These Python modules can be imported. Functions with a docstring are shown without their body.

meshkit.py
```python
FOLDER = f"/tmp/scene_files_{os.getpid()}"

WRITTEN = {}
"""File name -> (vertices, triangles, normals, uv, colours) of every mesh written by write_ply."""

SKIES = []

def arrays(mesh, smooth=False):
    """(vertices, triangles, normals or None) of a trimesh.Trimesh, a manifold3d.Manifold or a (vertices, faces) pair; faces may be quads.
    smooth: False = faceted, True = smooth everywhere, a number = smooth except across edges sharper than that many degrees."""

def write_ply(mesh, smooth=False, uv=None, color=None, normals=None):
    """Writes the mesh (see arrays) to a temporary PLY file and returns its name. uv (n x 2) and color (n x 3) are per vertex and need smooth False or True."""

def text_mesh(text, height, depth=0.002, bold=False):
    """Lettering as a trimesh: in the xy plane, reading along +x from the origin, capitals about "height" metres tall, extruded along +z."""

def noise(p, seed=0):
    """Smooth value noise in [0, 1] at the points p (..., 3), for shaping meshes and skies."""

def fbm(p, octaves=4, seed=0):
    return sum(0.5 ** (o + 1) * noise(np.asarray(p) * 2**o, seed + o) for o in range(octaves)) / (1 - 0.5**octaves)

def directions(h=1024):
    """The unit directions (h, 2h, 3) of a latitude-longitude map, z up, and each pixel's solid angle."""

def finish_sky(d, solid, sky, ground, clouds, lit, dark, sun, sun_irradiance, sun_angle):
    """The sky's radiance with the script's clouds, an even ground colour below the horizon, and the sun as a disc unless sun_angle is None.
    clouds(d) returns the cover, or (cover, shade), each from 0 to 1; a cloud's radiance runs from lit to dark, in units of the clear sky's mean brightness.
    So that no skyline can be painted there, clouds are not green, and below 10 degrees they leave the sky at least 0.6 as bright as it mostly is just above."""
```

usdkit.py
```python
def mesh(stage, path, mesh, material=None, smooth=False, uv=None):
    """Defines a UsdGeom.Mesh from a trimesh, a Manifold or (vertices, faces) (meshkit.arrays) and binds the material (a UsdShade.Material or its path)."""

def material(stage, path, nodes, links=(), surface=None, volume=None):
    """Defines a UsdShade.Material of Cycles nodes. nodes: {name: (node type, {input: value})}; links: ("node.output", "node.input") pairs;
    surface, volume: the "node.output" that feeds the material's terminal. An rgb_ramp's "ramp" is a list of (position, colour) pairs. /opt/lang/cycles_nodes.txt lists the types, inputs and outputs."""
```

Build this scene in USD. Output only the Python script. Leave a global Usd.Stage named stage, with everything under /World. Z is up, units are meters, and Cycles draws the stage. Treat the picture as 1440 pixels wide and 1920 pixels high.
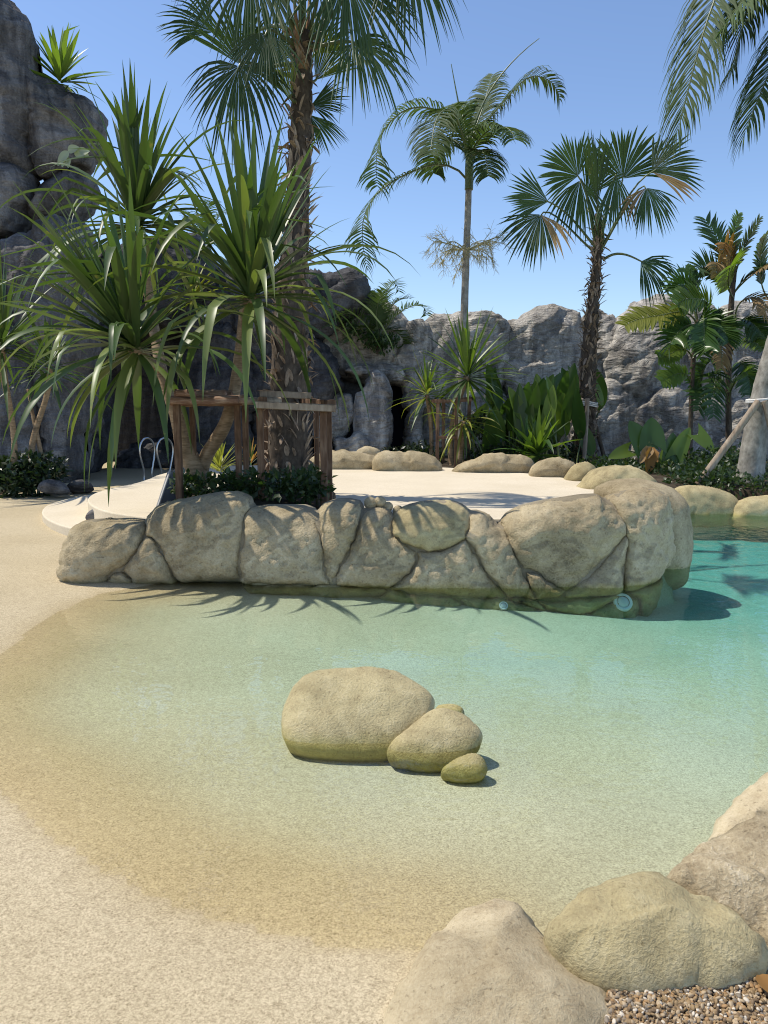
import math, random
import numpy as np, trimesh, shapely
from shapely.geometry import Polygon, Point, LineString
from scipy.spatial import Delaunay, cKDTree
from pxr import Usd, UsdGeom, UsdLux, UsdShade, Gf, Sdf, Vt
import usdkit, meshkit

EXPOSURE, SKY_STRENGTH, SUN_INT = 0.2, 0.147, 1.1
WATER_COL, WATER_DEN = (.42, .905, .985), 1.25
stage = Usd.Stage.CreateInMemory()
UsdGeom.SetStageUpAxis(stage, UsdGeom.Tokens.z)
UsdGeom.SetStageMetersPerUnit(stage, 1.0)
UsdGeom.Xform.Define(stage, '/World')
UsdGeom.Scope.Define(stage, '/World/Looks')

# ------------------------------------------------------------------ camera, sky, sun
F, PITCH, EYE = 1444.0, math.radians(7.9), 1.6
cam = UsdGeom.Camera.Define(stage, '/World/camera')
cam.CreateHorizontalApertureAttr(36.0); cam.CreateVerticalApertureAttr(48.0)
cam.CreateFocalLengthAttr(36.0 * F / 1440)
cam.CreateFStopAttr(0.0)
cam.CreateExposureAttr(EXPOSURE)
cam.AddTranslateOp().Set(Gf.Vec3d(0, 0, EYE))
cam.AddRotateXOp().Set(90 - math.degrees(PITCH))

SUN = np.array([-0.55, 0.10, 1.0]); SUN /= np.linalg.norm(SUN)
dome = UsdLux.DomeLight.Define(stage, '/World/sky')
dome.GetPrim().SetCustomDataByKey('kind', 'structure')
sky = usdkit.material(stage, '/World/Looks/sky', {
    's': ('sky_texture', {'sky_type': 'single_scattering', 'sun_disc': False, 'sun_elevation': math.asin(SUN[2]), 'sun_rotation': math.atan2(SUN[0], SUN[1]), 'aerosol_density': .5, 'air_density': 1.0, 'ozone_density': 2.0}),
    'm': ('mix_color', {'blend_type': 'multiply', 'fac': 1.0, 'b': (.94, .985, 1.08), 'use_clamp_result': False, 'use_clamp': False}),
    'b': ('background_shader', {'strength': SKY_STRENGTH})}, [('s.color', 'm.a'), ('m.result', 'b.color')], surface='b.background')
UsdShade.MaterialBindingAPI.Apply(dome.GetPrim()).Bind(sky)
sun = UsdLux.DistantLight.Define(stage, '/World/sun')
sun.CreateIntensityAttr(SUN_INT); sun.CreateAngleAttr(0.53); sun.CreateNormalizeAttr(True)
sun.CreateColorAttr(Gf.Vec3f(1.0, 0.93, 0.82))
az = math.degrees(math.atan2(SUN[0], SUN[1]))
sun.AddRotateZOp().Set(180 - az - 180)
sun.AddRotateXOp().Set(-(90 - math.degrees(math.asin(SUN[2]))))

# ------------------------------------------------------------------ helpers
UP = np.array([0, 0, 1.0])
V = lambda *a: np.array(a, float)
unit = lambda v: np.asarray(v, float) / max(np.linalg.norm(v), 1e-9)

def ray(px, py):
    x, y = (px - 720) / F, (960 - py) / F
    return V(x, math.cos(PITCH) + y * math.sin(PITCH), -math.sin(PITCH) + y * math.cos(PITCH))
def at(px, py, Y):
    d = ray(px, py); return V(0, 0, EYE) + d * (Y / d[1])
def atz(px, py, z):
    d = ray(px, py); return V(0, 0, EYE) + d * ((z - EYE) / d[2])
def px_size(n, Y): return n / F * Y / math.cos(PITCH)

used = {}
def numbered(base, name):
    k = used.get((base, name), 0); used[(base, name)] = k + 1
    return name if k == 0 else f'{name}_{k:03d}'
def tag(o, label=None, cat=None, group=None, kind=None):
    p = o.GetPrim() if hasattr(o, 'GetPrim') else o
    for k, v in (('label', label), ('category', cat), ('group', group), ('kind', kind)):
        if v: p.SetCustomDataByKey(k, v)
    return p
def base_of(parent): return '/World' if parent is None else str(parent.GetPath())
def obj(name, mesh, mat, parent=None, smooth=True, label=None, cat=None, group=None, kind=None):
    """one Mesh prim; mesh = (v, f) in world coordinates (things stand on an Xform at their base, so shift by it)"""
    v, f = mesh if isinstance(mesh, tuple) else (np.array(mesh.vertices), np.array(mesh.faces))
    v = np.asarray(v, float)
    if parent is not None:
        v = v - ORIGIN.get(base_of(parent).split('/')[2], 0)
    b = base_of(parent)
    m = usdkit.mesh(stage, f'{b}/{numbered(b, name)}', (v, np.asarray(f)), mat, smooth)
    return tag(m, label, cat, group, kind)
ORIGIN = {}
def thing(name, label, cat, loc=(0, 0, 0), group=None, kind=None):
    n = numbered('/World', name); x = UsdGeom.Xform.Define(stage, '/World/' + n)
    x.AddTranslateOp().Set(Gf.Vec3d(*map(float, loc))); ORIGIN[n] = np.asarray(loc, float)
    return tag(x, label, cat, group, kind)
def join(ms):
    vs, fs, n = [], [], 0
    for v, f in ms:
        v, f = np.asarray(v, float), np.asarray(f, int)
        if f.shape[1] == 4: f = np.vstack([f[:, [0, 1, 2]], f[:, [0, 2, 3]]])
        vs.append(v); fs.append(f + n); n += len(v)
    return np.vstack(vs), np.vstack(fs)
def spline(P, n):
    P = np.asarray(P, float)
    if len(P) == 2: return P[0] + (P[1] - P[0]) * np.linspace(0, 1, n)[:, None]
    from scipy.interpolate import CubicSpline
    t = np.r_[0, np.cumsum(np.linalg.norm(np.diff(P, axis=0), axis=1))]
    return CubicSpline(t, P)(np.linspace(0, t[-1], n))
def tube(P, r, n=8, cap=True, jitter=0, seed=0):
    P = np.asarray(P, float); r = np.broadcast_to(r, len(P)).astype(float)
    T = np.gradient(P, axis=0); T /= np.linalg.norm(T, axis=1)[:, None] + 1e-12
    a = unit(np.cross(T[0], V(0.3, 1, 0.2) if abs(T[0][1]) < .9 else V(1, 0, 0)))
    vs = []; rg = np.random.default_rng(seed)
    for i in range(len(P)):
        a = unit(a - T[i] * (a @ T[i])); b = np.cross(T[i], a)
        th = np.arange(n) * 2 * math.pi / n
        rr = r[i] * (1 + jitter * (rg.random(n) - .5))
        vs.append(P[i] + (np.cos(th) * rr)[:, None] * a + (np.sin(th) * rr)[:, None] * b)
    v = np.vstack(vs); fs = []
    for i in range(len(P) - 1):
        k = np.arange(n); k2 = (k + 1) % n
        fs.append(np.stack([i*n+k, i*n+k2, (i+1)*n+k2, (i+1)*n+k], 1))
    f = np.vstack(fs); f = np.vstack([f[:, [0, 1, 2]], f[:, [0, 2, 3]]])
    if cap:
        v = np.vstack([v, P[0], P[-1]]); k = np.arange(n); k2 = (k + 1) % n; e = (len(P) - 1) * n
        f = np.vstack([f, np.stack([k2, k, np.full(n, len(v)-2)], 1), np.stack([e+k, e+k2, np.full(n, len(v)-1)], 1)])
    return v, f
def vnormals(v, f):
    n = np.zeros_like(v); c = np.cross(v[f[:, 1]] - v[f[:, 0]], v[f[:, 2]] - v[f[:, 0]])
    for k in range(3): np.add.at(n, f[:, k], c)
    return n / (np.linalg.norm(n, axis=1)[:, None] + 1e-12)
def chaikin(P, it=2, c=.25):
    P = np.asarray(P, float)
    for _ in range(it):
        Q = np.roll(P, -1, 0)
        P = np.stack([(1-c)*P + c*Q, c*P + (1-c)*Q], 1).reshape(-1, P.shape[1])
    return P
def fill(poly2, R, step):
    """points inside a polygon (rings near its edge, a grid further in), triangles and each point's distance to the edge"""
    pg = Polygon(poly2).buffer(0)
    if pg.geom_type != 'Polygon': pg = max(pg.geoms, key=lambda g: g.area)
    ext = pg.exterior; L = ext.length; n0 = max(24, int(L / step))
    pts = [np.array([ext.interpolate(k / n0, True).coords[0] for k in range(n0)])]
    nb = n0
    for q in (.05, .16, .34):
        g = pg.buffer(-q * R)
        for gg in getattr(g, 'geoms', [g]):
            if gg.is_empty or gg.geom_type != 'Polygon': continue
            n = max(8, int(gg.exterior.length / step))
            pts.append(np.array([gg.exterior.interpolate(k / n, True).coords[0] for k in range(n)]))
    x0, y0, x1, y1 = pg.bounds
    gx, gy = np.meshgrid(np.arange(x0, x1, step), np.arange(y0, y1, step * .87)); gx[1::2] += step / 2
    g = np.stack([gx.ravel(), gy.ravel()], 1)
    inner = pg.buffer(-min(.42 * R, .42 * math.sqrt(pg.area)))
    if not inner.is_empty: pts.append(g[shapely.contains_xy(inner, g[:, 0], g[:, 1])])
    p = np.vstack(pts)
    tri = Delaunay(p).simplices; c = p[tri].mean(1)
    tri = tri[shapely.contains_xy(pg.buffer(.02 * step), c[:, 0], c[:, 1])]
    a = p[tri[:, 1]] - p[tri[:, 0]]; b = p[tri[:, 2]] - p[tri[:, 0]]
    s = a[:, 0]*b[:, 1] - a[:, 1]*b[:, 0]
    tri = tri[np.abs(s) > 1e-12]; s = s[np.abs(s) > 1e-12]
    tri[s < 0] = tri[s < 0][:, ::-1]
    d = shapely.distance(ext, shapely.points(p)); d[:nb] = 0
    return p, tri, d, nb
def displace(v, f, rough, seed, freq=1.0, ridge=0.0, strata=None, fine=.5, facet=None):
    n = vnormals(v, f); q = v * freq + seed * 7.31
    a = (meshkit.fbm(q * 1.3, 3, seed) - .5) * 1.3 + (meshkit.fbm(q * 5, 4, seed + 9) - .5) * fine
    if strata is not None:                       # cleaved rock: long slanting creases
        c, s_ = math.cos(strata), math.sin(strata)
        q = np.c_[(q[:, 0] * c + q[:, 2] * s_) * .55, q[:, 1] * .9, (q[:, 2] * c - q[:, 0] * s_) * 1.9]
    if ridge:
        w = q + 0.6 * (meshkit.fbm(q * 1.1, 2, seed + 3)[:, None] - .5)
        rd = 1 - np.abs(2 * meshkit.fbm(w * 1.7, 3, seed + 5) - 1)
        rd2 = 1 - np.abs(2 * meshkit.fbm(w * 4.1, 2, seed + 6) - 1)
        rd3 = np.abs(2 * meshkit.fbm(w * 2.6, 3, seed + 8) - 1)
        a = a - ridge * (rd ** 6) * .9 - ridge * .4 * rd2 ** 5 + (ridge * .9 * rd3 if strata is not None else 0)
    if facet is not None:                        # broken faces: every cell of the stone has a plane of its own
        size, amp = facet; rg = np.random.default_rng(seed + 77); lo, hi = v.min(0), v.max(0)
        k = int(np.clip(np.prod((hi - lo) / size), 6, 400)); sd = lo + rg.random((k, 3)) * (hi - lo); gr = rg.normal(0, 1, (k, 3)); off = rg.normal(0, .35, k)
        wv = v + (np.stack([meshkit.fbm(v / size * 1.6 + o, 3, seed) for o in (0, 9, 17)], 1) - .5) * size * .9
        dd, ii = cKDTree(sd * [1, 1, 1]).query(wv, k=2); w = np.clip((dd[:, 1] - dd[:, 0]) / (size * .12), 0, 1)[:, None]
        pl = [np.einsum('ij,ij->i', (v - sd[i]) / size, gr[i]) + off[i] for i in (ii[:, 0], ii[:, 1])]
        w = w[:, 0]; v = v + n * (amp * np.clip(pl[0] * (.5 + .5 * w) + pl[1] * (.5 - .5 * w), -1.3, 1.3))[:, None]
    return v + n * (rough * a)[:, None]
def profile(d, R, p=2.2): return (1 - (1 - np.minimum(d / R, 1)) ** p) ** (1 / p)
def pillow(outline, Y, front=.25, back=.35, R=.25, tilt=0.0, yaw=0.0, step=.035, rough=.03, seed=0, gap=.012, freq=2.0, ridge=0.0, p=2.2, smooth=2, strata=None, anchor=None, fine=.5, facet=None):
    """a boulder that stands with the outline (pixels of the photograph) across the upright plane through depth Y, rounded to both sides"""
    o = np.array(outline, float); c = o.mean(0); C = at(c[0], c[1], Y) if anchor is None else atz(*anchor)
    n = V(math.sin(yaw) * math.cos(tilt), -math.cos(yaw) * math.cos(tilt), math.sin(tilt))
    u = unit(np.cross(UP, n)); w = np.cross(n, u)
    u = -u if u[0] < 0 else u; w = w if w[2] > 0 else -w
    uv = []
    for a, b in o:
        d = ray(a, b); t = ((C - V(0, 0, EYE)) @ n) / (d @ n); q = V(0, 0, EYE) + d * t - C
        uv.append((q @ u, q @ w))
    pg = Polygon(chaikin(np.array(uv), smooth)).buffer(0).buffer(-gap)
    if pg.geom_type != 'Polygon': pg = max(pg.geoms, key=lambda g: g.area)
    P2, tri, d, nb = fill(np.array(pg.exterior.coords)[:-1], R, step)
    h = profile(d, R, p); dm = d.max()
    h = h * (.82 + .18 * d / dm)
    A = C + P2[:, :1] * u + P2[:, 1:] * w
    sgn = 1 if np.cross(u, w) @ n > 0 else -1
    vf = A + (h * front)[:, None] * n; vb = A[nb:] - (h[nb:] * back)[:, None] * n
    idx = np.r_[np.arange(nb), np.arange(len(vb)) + len(A)]
    tf = tri if sgn > 0 else tri[:, ::-1]; tb = idx[tf[:, ::-1]]
    v, f = np.vstack([vf, vb]), np.vstack([tf, tb])
    return displace(v, f, rough, seed, freq, ridge, strata, fine, facet), f
def dome_rock(outline, H, R, base=-.25, z0=0.0, step=.03, rough=.02, seed=0, freq=3.0, p=2.0, plan=None, lean=(0, 0), ridge=0.0):
    """a boulder on the ground: footprint given as (px, py, z) unprojected to the plan, rising as a dome to z0+H and going down to z0+base"""
    if plan is None:
        plan = np.array([atz(*q)[:2] for q in outline])
    pg = Polygon(chaikin(plan, 2)).buffer(0)
    if pg.geom_type != 'Polygon': pg = max(pg.geoms, key=lambda g: g.area)
    P2, tri, d, nb = fill(np.array(pg.exterior.coords)[:-1], R, step)
    h = profile(d, R, p) * (.86 + .14 * d / d.max())
    top = np.c_[P2 + h[:, None] * np.array(lean), z0 + H * h]
    ring = np.c_[P2[:nb], np.full(nb, z0 + base)]
    c = np.r_[P2[:nb].mean(0), z0 + base]
    v = np.vstack([top, ring, c]); n = len(top); k = np.arange(nb); k2 = (k + 1) % nb
    side = np.vstack([np.stack([k, n + k, n + k2], 1), np.stack([k, n + k2, k2], 1)])
    e = P2[:nb]; ccw = np.sum(e[k, 0] * e[k2, 1] - e[k2, 0] * e[k, 1]) > 0
    bot = np.stack([n + k2, n + k, np.full(nb, len(v) - 1)], 1)
    if not ccw: side, bot = side[:, ::-1], bot[:, ::-1]
    f = np.vstack([tri, side, bot])
    return displace(v, f, rough, seed, freq, ridge), f

# ------------------------------------------------------------------ materials
def mat(name, nodes, links, surface): return usdkit.material(stage, '/World/Looks/' + name, nodes, links, surface=surface)
def rock_mat(name, cols, scale=1.0, bump=.5, streak=False, grain=60, rough=.92, wet=False, crease=0.0):
    nodes = {
        'g': ('geometry', {}),
        'big': ('noise_texture', {'scale': 1.1 * scale, 'detail': 5.0, 'roughness': .6, 'distortion': .4}),
        'mid': ('noise_texture', {'scale': 7 * scale, 'detail': 6.0, 'roughness': .65}),
        'fine': ('noise_texture', {'scale': float(grain), 'detail': 4.0, 'roughness': .7}),
        'm1': ('mix_float', {'fac': .45}), 'm2': ('mix_float', {'fac': .3}),
        'r': ('rgb_ramp', {'ramp': [(.34, cols[0]), (.44, cols[1]), (.53, cols[2]), (.65, cols[3])]}),
        'spk': ('noise_texture', {'scale': grain * .55, 'detail': 3.0, 'roughness': .7}), 'spr': ('rgb_ramp', {'ramp': [(.28, (.50, .48, .45)), (.42, (1, 1, 1))]}), 'spm': ('mix_color', {'blend_type': 'multiply', 'fac': .85}),
        'stn': ('noise_texture', {'scale': .75 * scale, 'detail': 6.0, 'roughness': .65, 'distortion': .8}), 'str': ('rgb_ramp', {'ramp': [(.38, (.66, .65, .62)), (.55, (1, 1, 1))]}), 'stm': ('mix_color', {'blend_type': 'multiply', 'fac': .8}),
    
        'h1': ('mix_float', {'fac': .55}),
        'b': ('bump', {'strength': bump, 'distance': .03}),
        'p': ('principled_bsdf', {'roughness': rough, 'specular_ior_level': .25}),
    }
    links = [('g.position', 'big.vector'), ('g.position', 'mid.vector'), ('g.position', 'fine.vector'),
             ('big.fac', 'm1.a'), ('mid.fac', 'm1.b'), ('m1.result', 'm2.a'), ('fine.fac', 'm2.b'), ('m2.result', 'r.fac'),
             ('mid.fac', 'h1.a'), ('fine.fac', 'h1.b'), ('h1.result', 'b.height'), ('b.normal', 'p.normal')]
    links += [('g.position', 'spk.vector'), ('spk.fac', 'spr.fac'), ('r.color', 'spm.a'), ('spr.color', 'spm.b'), ('g.position', 'stn.vector'), ('stn.fac', 'str.fac'), ('spm.result', 'stm.a'), ('str.color', 'stm.b')]
    out = 'stm.result'
    if crease:   # slanting cleavage lines as fine relief
        nodes |= {'cm': ('mapping', {'rotation': (0, .55, 0), 'scale': (1.0, 1.4, 3.4)}), 'cn': ('noise_texture', {'type': 'ridged_multifractal', 'scale': 1.5, 'detail': 6.0, 'roughness': .6, 'distortion': .5, 'offset': 1.0, 'gain': 2.0}),
                  'b2': ('bump', {'strength': crease, 'distance': .10, 'invert': True})}
        links += [('g.position', 'cm.vector'), ('cm.vector', 'cn.vector'), ('cn.fac', 'b2.height'), ('b2.normal', 'b.normal')]
    if streak:
        nodes |= {'mp': ('mapping', {'scale': (2.2, 2.2, .35)}), 'st': ('noise_texture', {'scale': 2.0, 'detail': 5.0, 'roughness': .6, 'distortion': .3}),
                  'sr': ('rgb_ramp', {'ramp': [(.42, (.45, .45, .47)), (.55, (1, 1, 1)), (.7, (1.25, 1.25, 1.25))]}),
                  'mx': ('mix_color', {'blend_type': 'multiply', 'fac': .8, 'use_clamp_result': False})}
        links += [('g.position', 'mp.vector'), ('mp.vector', 'st.vector'), ('st.fac', 'sr.fac'), (out, 'mx.a'), ('sr.color', 'mx.b')]
        out = 'mx.result'
    if wet:   # algae line and damp stone at and below the water
        nodes |= {'sx': ('separate_xyz', {}), 'wn': ('math', {'math_type': 'multiply_add', 'value2': .10}),
                  'wr': ('map_range', {'from_min': .10, 'from_max': .03, 'to_min': 0.0, 'to_max': 1.0, 'clamp': True}),
                  'wm': ('mix_color', {'blend_type': 'multiply', 'b': (.88, .90, .62)})}
        links += [('g.position', 'sx.vector'), ('mid.fac', 'wn.value1'), ('sx.z', 'wn.value3'), ('wn.value', 'wr.value'), ('wr.result', 'wm.fac'), (out, 'wm.a')]
        out = 'wm.result'
    links.append((out, 'p.base_color'))
    return mat(name, nodes, links, 'p.BSDF')
M = {}
M['tan'] = rock_mat('tan_rock', [(.15, .116, .066), (.33, .265, .155), (.44, .362, .225), (.58, .49, .325)], 1.0, .9, grain=55, wet=True)
M['yellow'] = rock_mat('yellow_rock', [(.19, .15, .075), (.36, .295, .16), (.47, .395, .215), (.58, .50, .30)], 1.6, .65, grain=95, wet=True)
M['pale'] = rock_mat('pale_rock', [(.22, .17, .10), (.40, .32, .195), (.50, .415, .265), (.60, .51, .345)], 1.6, .5, grain=110)
M['coarse'] = rock_mat('coarse_rock', [(.14, .105, .06), (.33, .26, .155), (.46, .375, .235), (.74, .64, .46)], 3.0, .8, grain=95)
M['grey'] = rock_mat('grey_rock', [(.14, .13, .115), (.35, .325, .285), (.49, .46, .41), (.62, .585, .53)], .9, .8, streak=True, grain=30, crease=.6)
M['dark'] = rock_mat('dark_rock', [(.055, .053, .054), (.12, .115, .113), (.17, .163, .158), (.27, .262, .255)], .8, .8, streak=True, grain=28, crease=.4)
M['cave'] = rock_mat('cave_rock', [(.028, .028, .03), (.062, .061, .063), (.092, .09, .091), (.15, .147, .148)], .8, .8, streak=True, grain=28, crease=.4)  # same stone as dark_rock, colours darkened to paint in the shade of the cave
M['mortar'] = rock_mat('mortar', [(.17, .138, .088), (.24, .20, .13), (.29, .245, .165), (.34, .29, .2)], 1, .5, wet=True)

def sand_mat(name, cream, brown, grain, wetline, scale_far=False):
    nodes = {
        'g': ('geometry', {}),
        'n1': ('noise_texture', {'scale': grain, 'detail': 3.0, 'roughness': .75, 'distortion': .6}),
        'n2': ('noise_texture', {'scale': grain * .32, 'detail': 3.0, 'roughness': .6, 'distortion': .8}),
        'n3': ('noise_texture', {'scale': .9, 'detail': 4.0, 'roughness': .55}),
        'mx': ('mix_float', {'fac': .22}),
        'r': ('rgb_ramp', {'ramp': [(.33, brown), (.47, tuple(.45*a + .55*b for a, b in zip(brown, cream))), (.58, cream), (.72, tuple(min(.92, c * 1.13) for c in cream))]}),
        'r3': ('rgb_ramp', {'ramp': [(.36, (.91, .90, .87)), (.62, (1, 1, 1))]}),
        'm3': ('mix_color', {'blend_type': 'multiply', 'fac': 1.0}),
        'b': ('bump', {'strength': .35, 'distance': .006}),
        'p': ('principled_bsdf', {'roughness': .9, 'specular_ior_level': .2})}
    links = [('g.position', 'n1.vector'), ('g.position', 'n2.vector'), ('g.position', 'n3.vector'), ('n1.fac', 'mx.a'), ('n2.fac', 'mx.b'), ('mx.result', 'r.fac'),
             ('n3.fac', 'r3.fac'), ('r.color', 'm3.a'), ('r3.color', 'm3.b'), ('n1.fac', 'b.height'), ('b.normal', 'p.normal')]
    out = 'm3.result'
    if wetline:
        nodes |= {'sx': ('separate_xyz', {}), 'wn': ('math', {'math_type': 'multiply_add', 'value2': .012}),
                  'wr': ('rgb_ramp', {'ramp': [(.0, (.25,) * 3), (.35, (.35,) * 3), (.62, (1, 1, 1)), (.70, (1, 1, 1)), (.78, (.48,) * 3)]}), 'ws': ('map_range', {'from_min': -.16, 'from_max': .07, 'to_min': 0.0, 'to_max': 1.0, 'clamp': True}),
                  'wm': ('mix_color', {'blend_type': 'multiply', 'b': (.80, .75, .62)})}
        links += [('g.position', 'sx.vector'), ('n3.fac', 'wn.value1'), ('sx.z', 'wn.value3'), ('wn.value', 'ws.value'), ('ws.result', 'wr.fac'), ('wr.color', 'wm.fac'), (out, 'wm.a')]
        out = 'wm.result'
    links.append((out, 'p.base_color'))
    return mat(name, nodes, links, 'p.BSDF')
M['sand'] = sand_mat('sand', (.62, .535, .38), (.25, .20, .125), 130.0, True)
M['deck'] = sand_mat('deck', (.69, .61, .47), (.50, .42, .29), 120.0, False)
M['soil'] = rock_mat('soil', [(.02, .015, .01), (.045, .035, .022), (.07, .052, .033), (.12, .09, .06)], 3, .8)

def leaf_mat(name, c, tip=None, vary=.35, trans=.3, rough=.38, spec=.5):
    d = tuple(x * (1 - vary) for x in c); l = tuple(min(1, x * (1 + vary)) for x in c)
    nodes = {'o': ('object_info', {}), 'g': ('geometry', {}), 'wn': ('noise_texture', {'scale': 2.2, 'detail': 2.0}),
             'mf': ('mix_float', {'fac': .5}), 'i': ('geometry', {}), 'mf2': ('mix_float', {'fac': .35}),
             'r': ('rgb_ramp', {'ramp': [(.2, d), (.5, c), (.8, l)]}), 'sn': ('noise_texture', {'scale': 4.5, 'detail': 4.0, 'roughness': .7}), 'sr': ('rgb_ramp', {'ramp': [(.64, (0, 0, 0)), (.72, (.8,) * 3)]}), 'sm': ('mix_color', {'b': tuple(.55 * x + y for x, y in zip(c, (.16, .115, .035)))}),
             't': ('mix_color', {'blend_type': 'multiply', 'fac': 1.0, 'b': (1.35, 1.5, .55), 'use_clamp_result': False, 'use_clamp': False}),
             'p': ('principled_bsdf', {'roughness': rough, 'specular_ior_level': spec}), 'tr': ('translucent_bsdf', {}), 'm': ('mix_closure', {'fac': trans})}
    links = [('g.position', 'wn.vector'), ('o.random', 'mf.a'), ('wn.fac', 'mf.b'), ('mf.result', 'mf2.a'), ('i.random_per_island', 'mf2.b'), ('mf2.result', 'r.fac'), ('g.position', 'sn.vector'), ('sn.fac', 'sr.fac'), ('sr.color', 'sm.fac'), ('r.color', 'sm.a'), ('sm.result', 'p.base_color'), ('sm.result', 't.a'), ('t.result', 'tr.color'),
             ('p.BSDF', 'm.closure1'), ('tr.BSDF', 'm.closure2')]
    return mat(name, nodes, links, 'm.closure')
M['pandan'] = leaf_mat('pandanus_leaf', (.082, .135, .040), rough=.42, trans=.28, spec=.45)
M['pandanlight'] = leaf_mat('light_pandanus_leaf', (.17, .215, .065), rough=.42, trans=.3, spec=.45)
M['fan'] = leaf_mat('fan_leaf', (.068, .120, .046), rough=.52, trans=.28, spec=.35)
M['fanlight'] = leaf_mat('light_fan_leaf', (.14, .185, .05), trans=.38)
M['feather'] = leaf_mat('feather_leaf', (.082, .130, .044), trans=.28, rough=.65, spec=.2)
M['lime'] = leaf_mat('lime_leaf', (.155, .235, .04), trans=.4)
M['yellowleaf'] = leaf_mat('yellow_green_leaf', (.30, .31, .06), trans=.4)
M['broad'] = leaf_mat('broad_leaf', (.072, .138, .03), trans=.32, rough=.32)
M['shrub'] = leaf_mat('shrub_leaf', (.045, .085, .025), trans=.3, rough=.4)
M['darkshrub'] = leaf_mat('dark_shrub_leaf', (.028, .05, .022), trans=.25)
M['dry'] = leaf_mat('dry_leaf', (.36, .25, .13), trans=.25, rough=.8, spec=.1)
M['dryorange'] = leaf_mat('orange_dry_leaf', (.42, .22, .07), trans=.25, rough=.7, spec=.2)
M['palegreen'] = leaf_mat('pale_leaf', (.36, .40, .27), trans=.3, vary=.15)
M['straw'] = leaf_mat('flower_straw', (.70, .63, .36), trans=.2, rough=.8, spec=.1)

def bark_mat(name, cols, sc=(30, 30, 6), bump=.7, rings=None, rough=.9):
    nodes = {'g': ('geometry', {}), 'mp': ('mapping', {'scale': sc}), 'n': ('noise_texture', {'scale': 1.0, 'detail': 6.0, 'roughness': .65}),
             'n2': ('noise_texture', {'scale': 5.0, 'detail': 4.0}), 'mf': ('mix_float', {'fac': .4}),
             'r': ('rgb_ramp', {'ramp': [(.32, cols[0]), (.5, cols[1]), (.68, cols[2])]}), 'b': ('bump', {'strength': bump, 'distance': .015}),
             'p': ('principled_bsdf', {'roughness': rough, 'specular_ior_level': .2})}
    links = [('g.position', 'mp.vector'), ('mp.vector', 'n.vector'), ('g.position', 'n2.vector'), ('n.fac', 'mf.a'), ('n2.fac', 'mf.b'), ('mf.result', 'r.fac'), ('r.color', 'p.base_color'), ('n.fac', 'b.height'), ('b.normal', 'p.normal')]
    return mat(name, nodes, links, 'p.BSDF')
M['trunk_tan'] = bark_mat('pandanus_bark', [(.10, .07, .04), (.24, .17, .10), (.36, .27, .17)], (9, 9, 45))
M['trunk_grey'] = bark_mat('grey_bark', [(.12, .11, .09), (.25, .235, .20), (.38, .36, .31)], (14, 14, 9))
M['trunk_dark'] = bark_mat('dark_bark', [(.03, .024, .018), (.075, .058, .042), (.14, .11, .08)], (22, 22, 12))
M['boot'] = bark_mat('leaf_base', [(.11, .08, .055), (.26, .20, .145), (.44, .36, .27)], (30, 30, 10))
M['wood'] = bark_mat('post_wood', [(.05, .028, .016), (.125, .072, .042), (.22, .145, .09)], (40, 40, 4))
M['log'] = bark_mat('rough_log', [(.09, .045, .03), (.22, .13, .085), (.42, .31, .22)], (10, 60, 60))
M['pole'] = bark_mat('pole_wood', [(.15, .11, .08), (.28, .22, .16), (.40, .33, .25)], (30, 30, 5))
M['petiole'] = leaf_mat('petiole', (.15, .19, .075), trans=.08)
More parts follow.
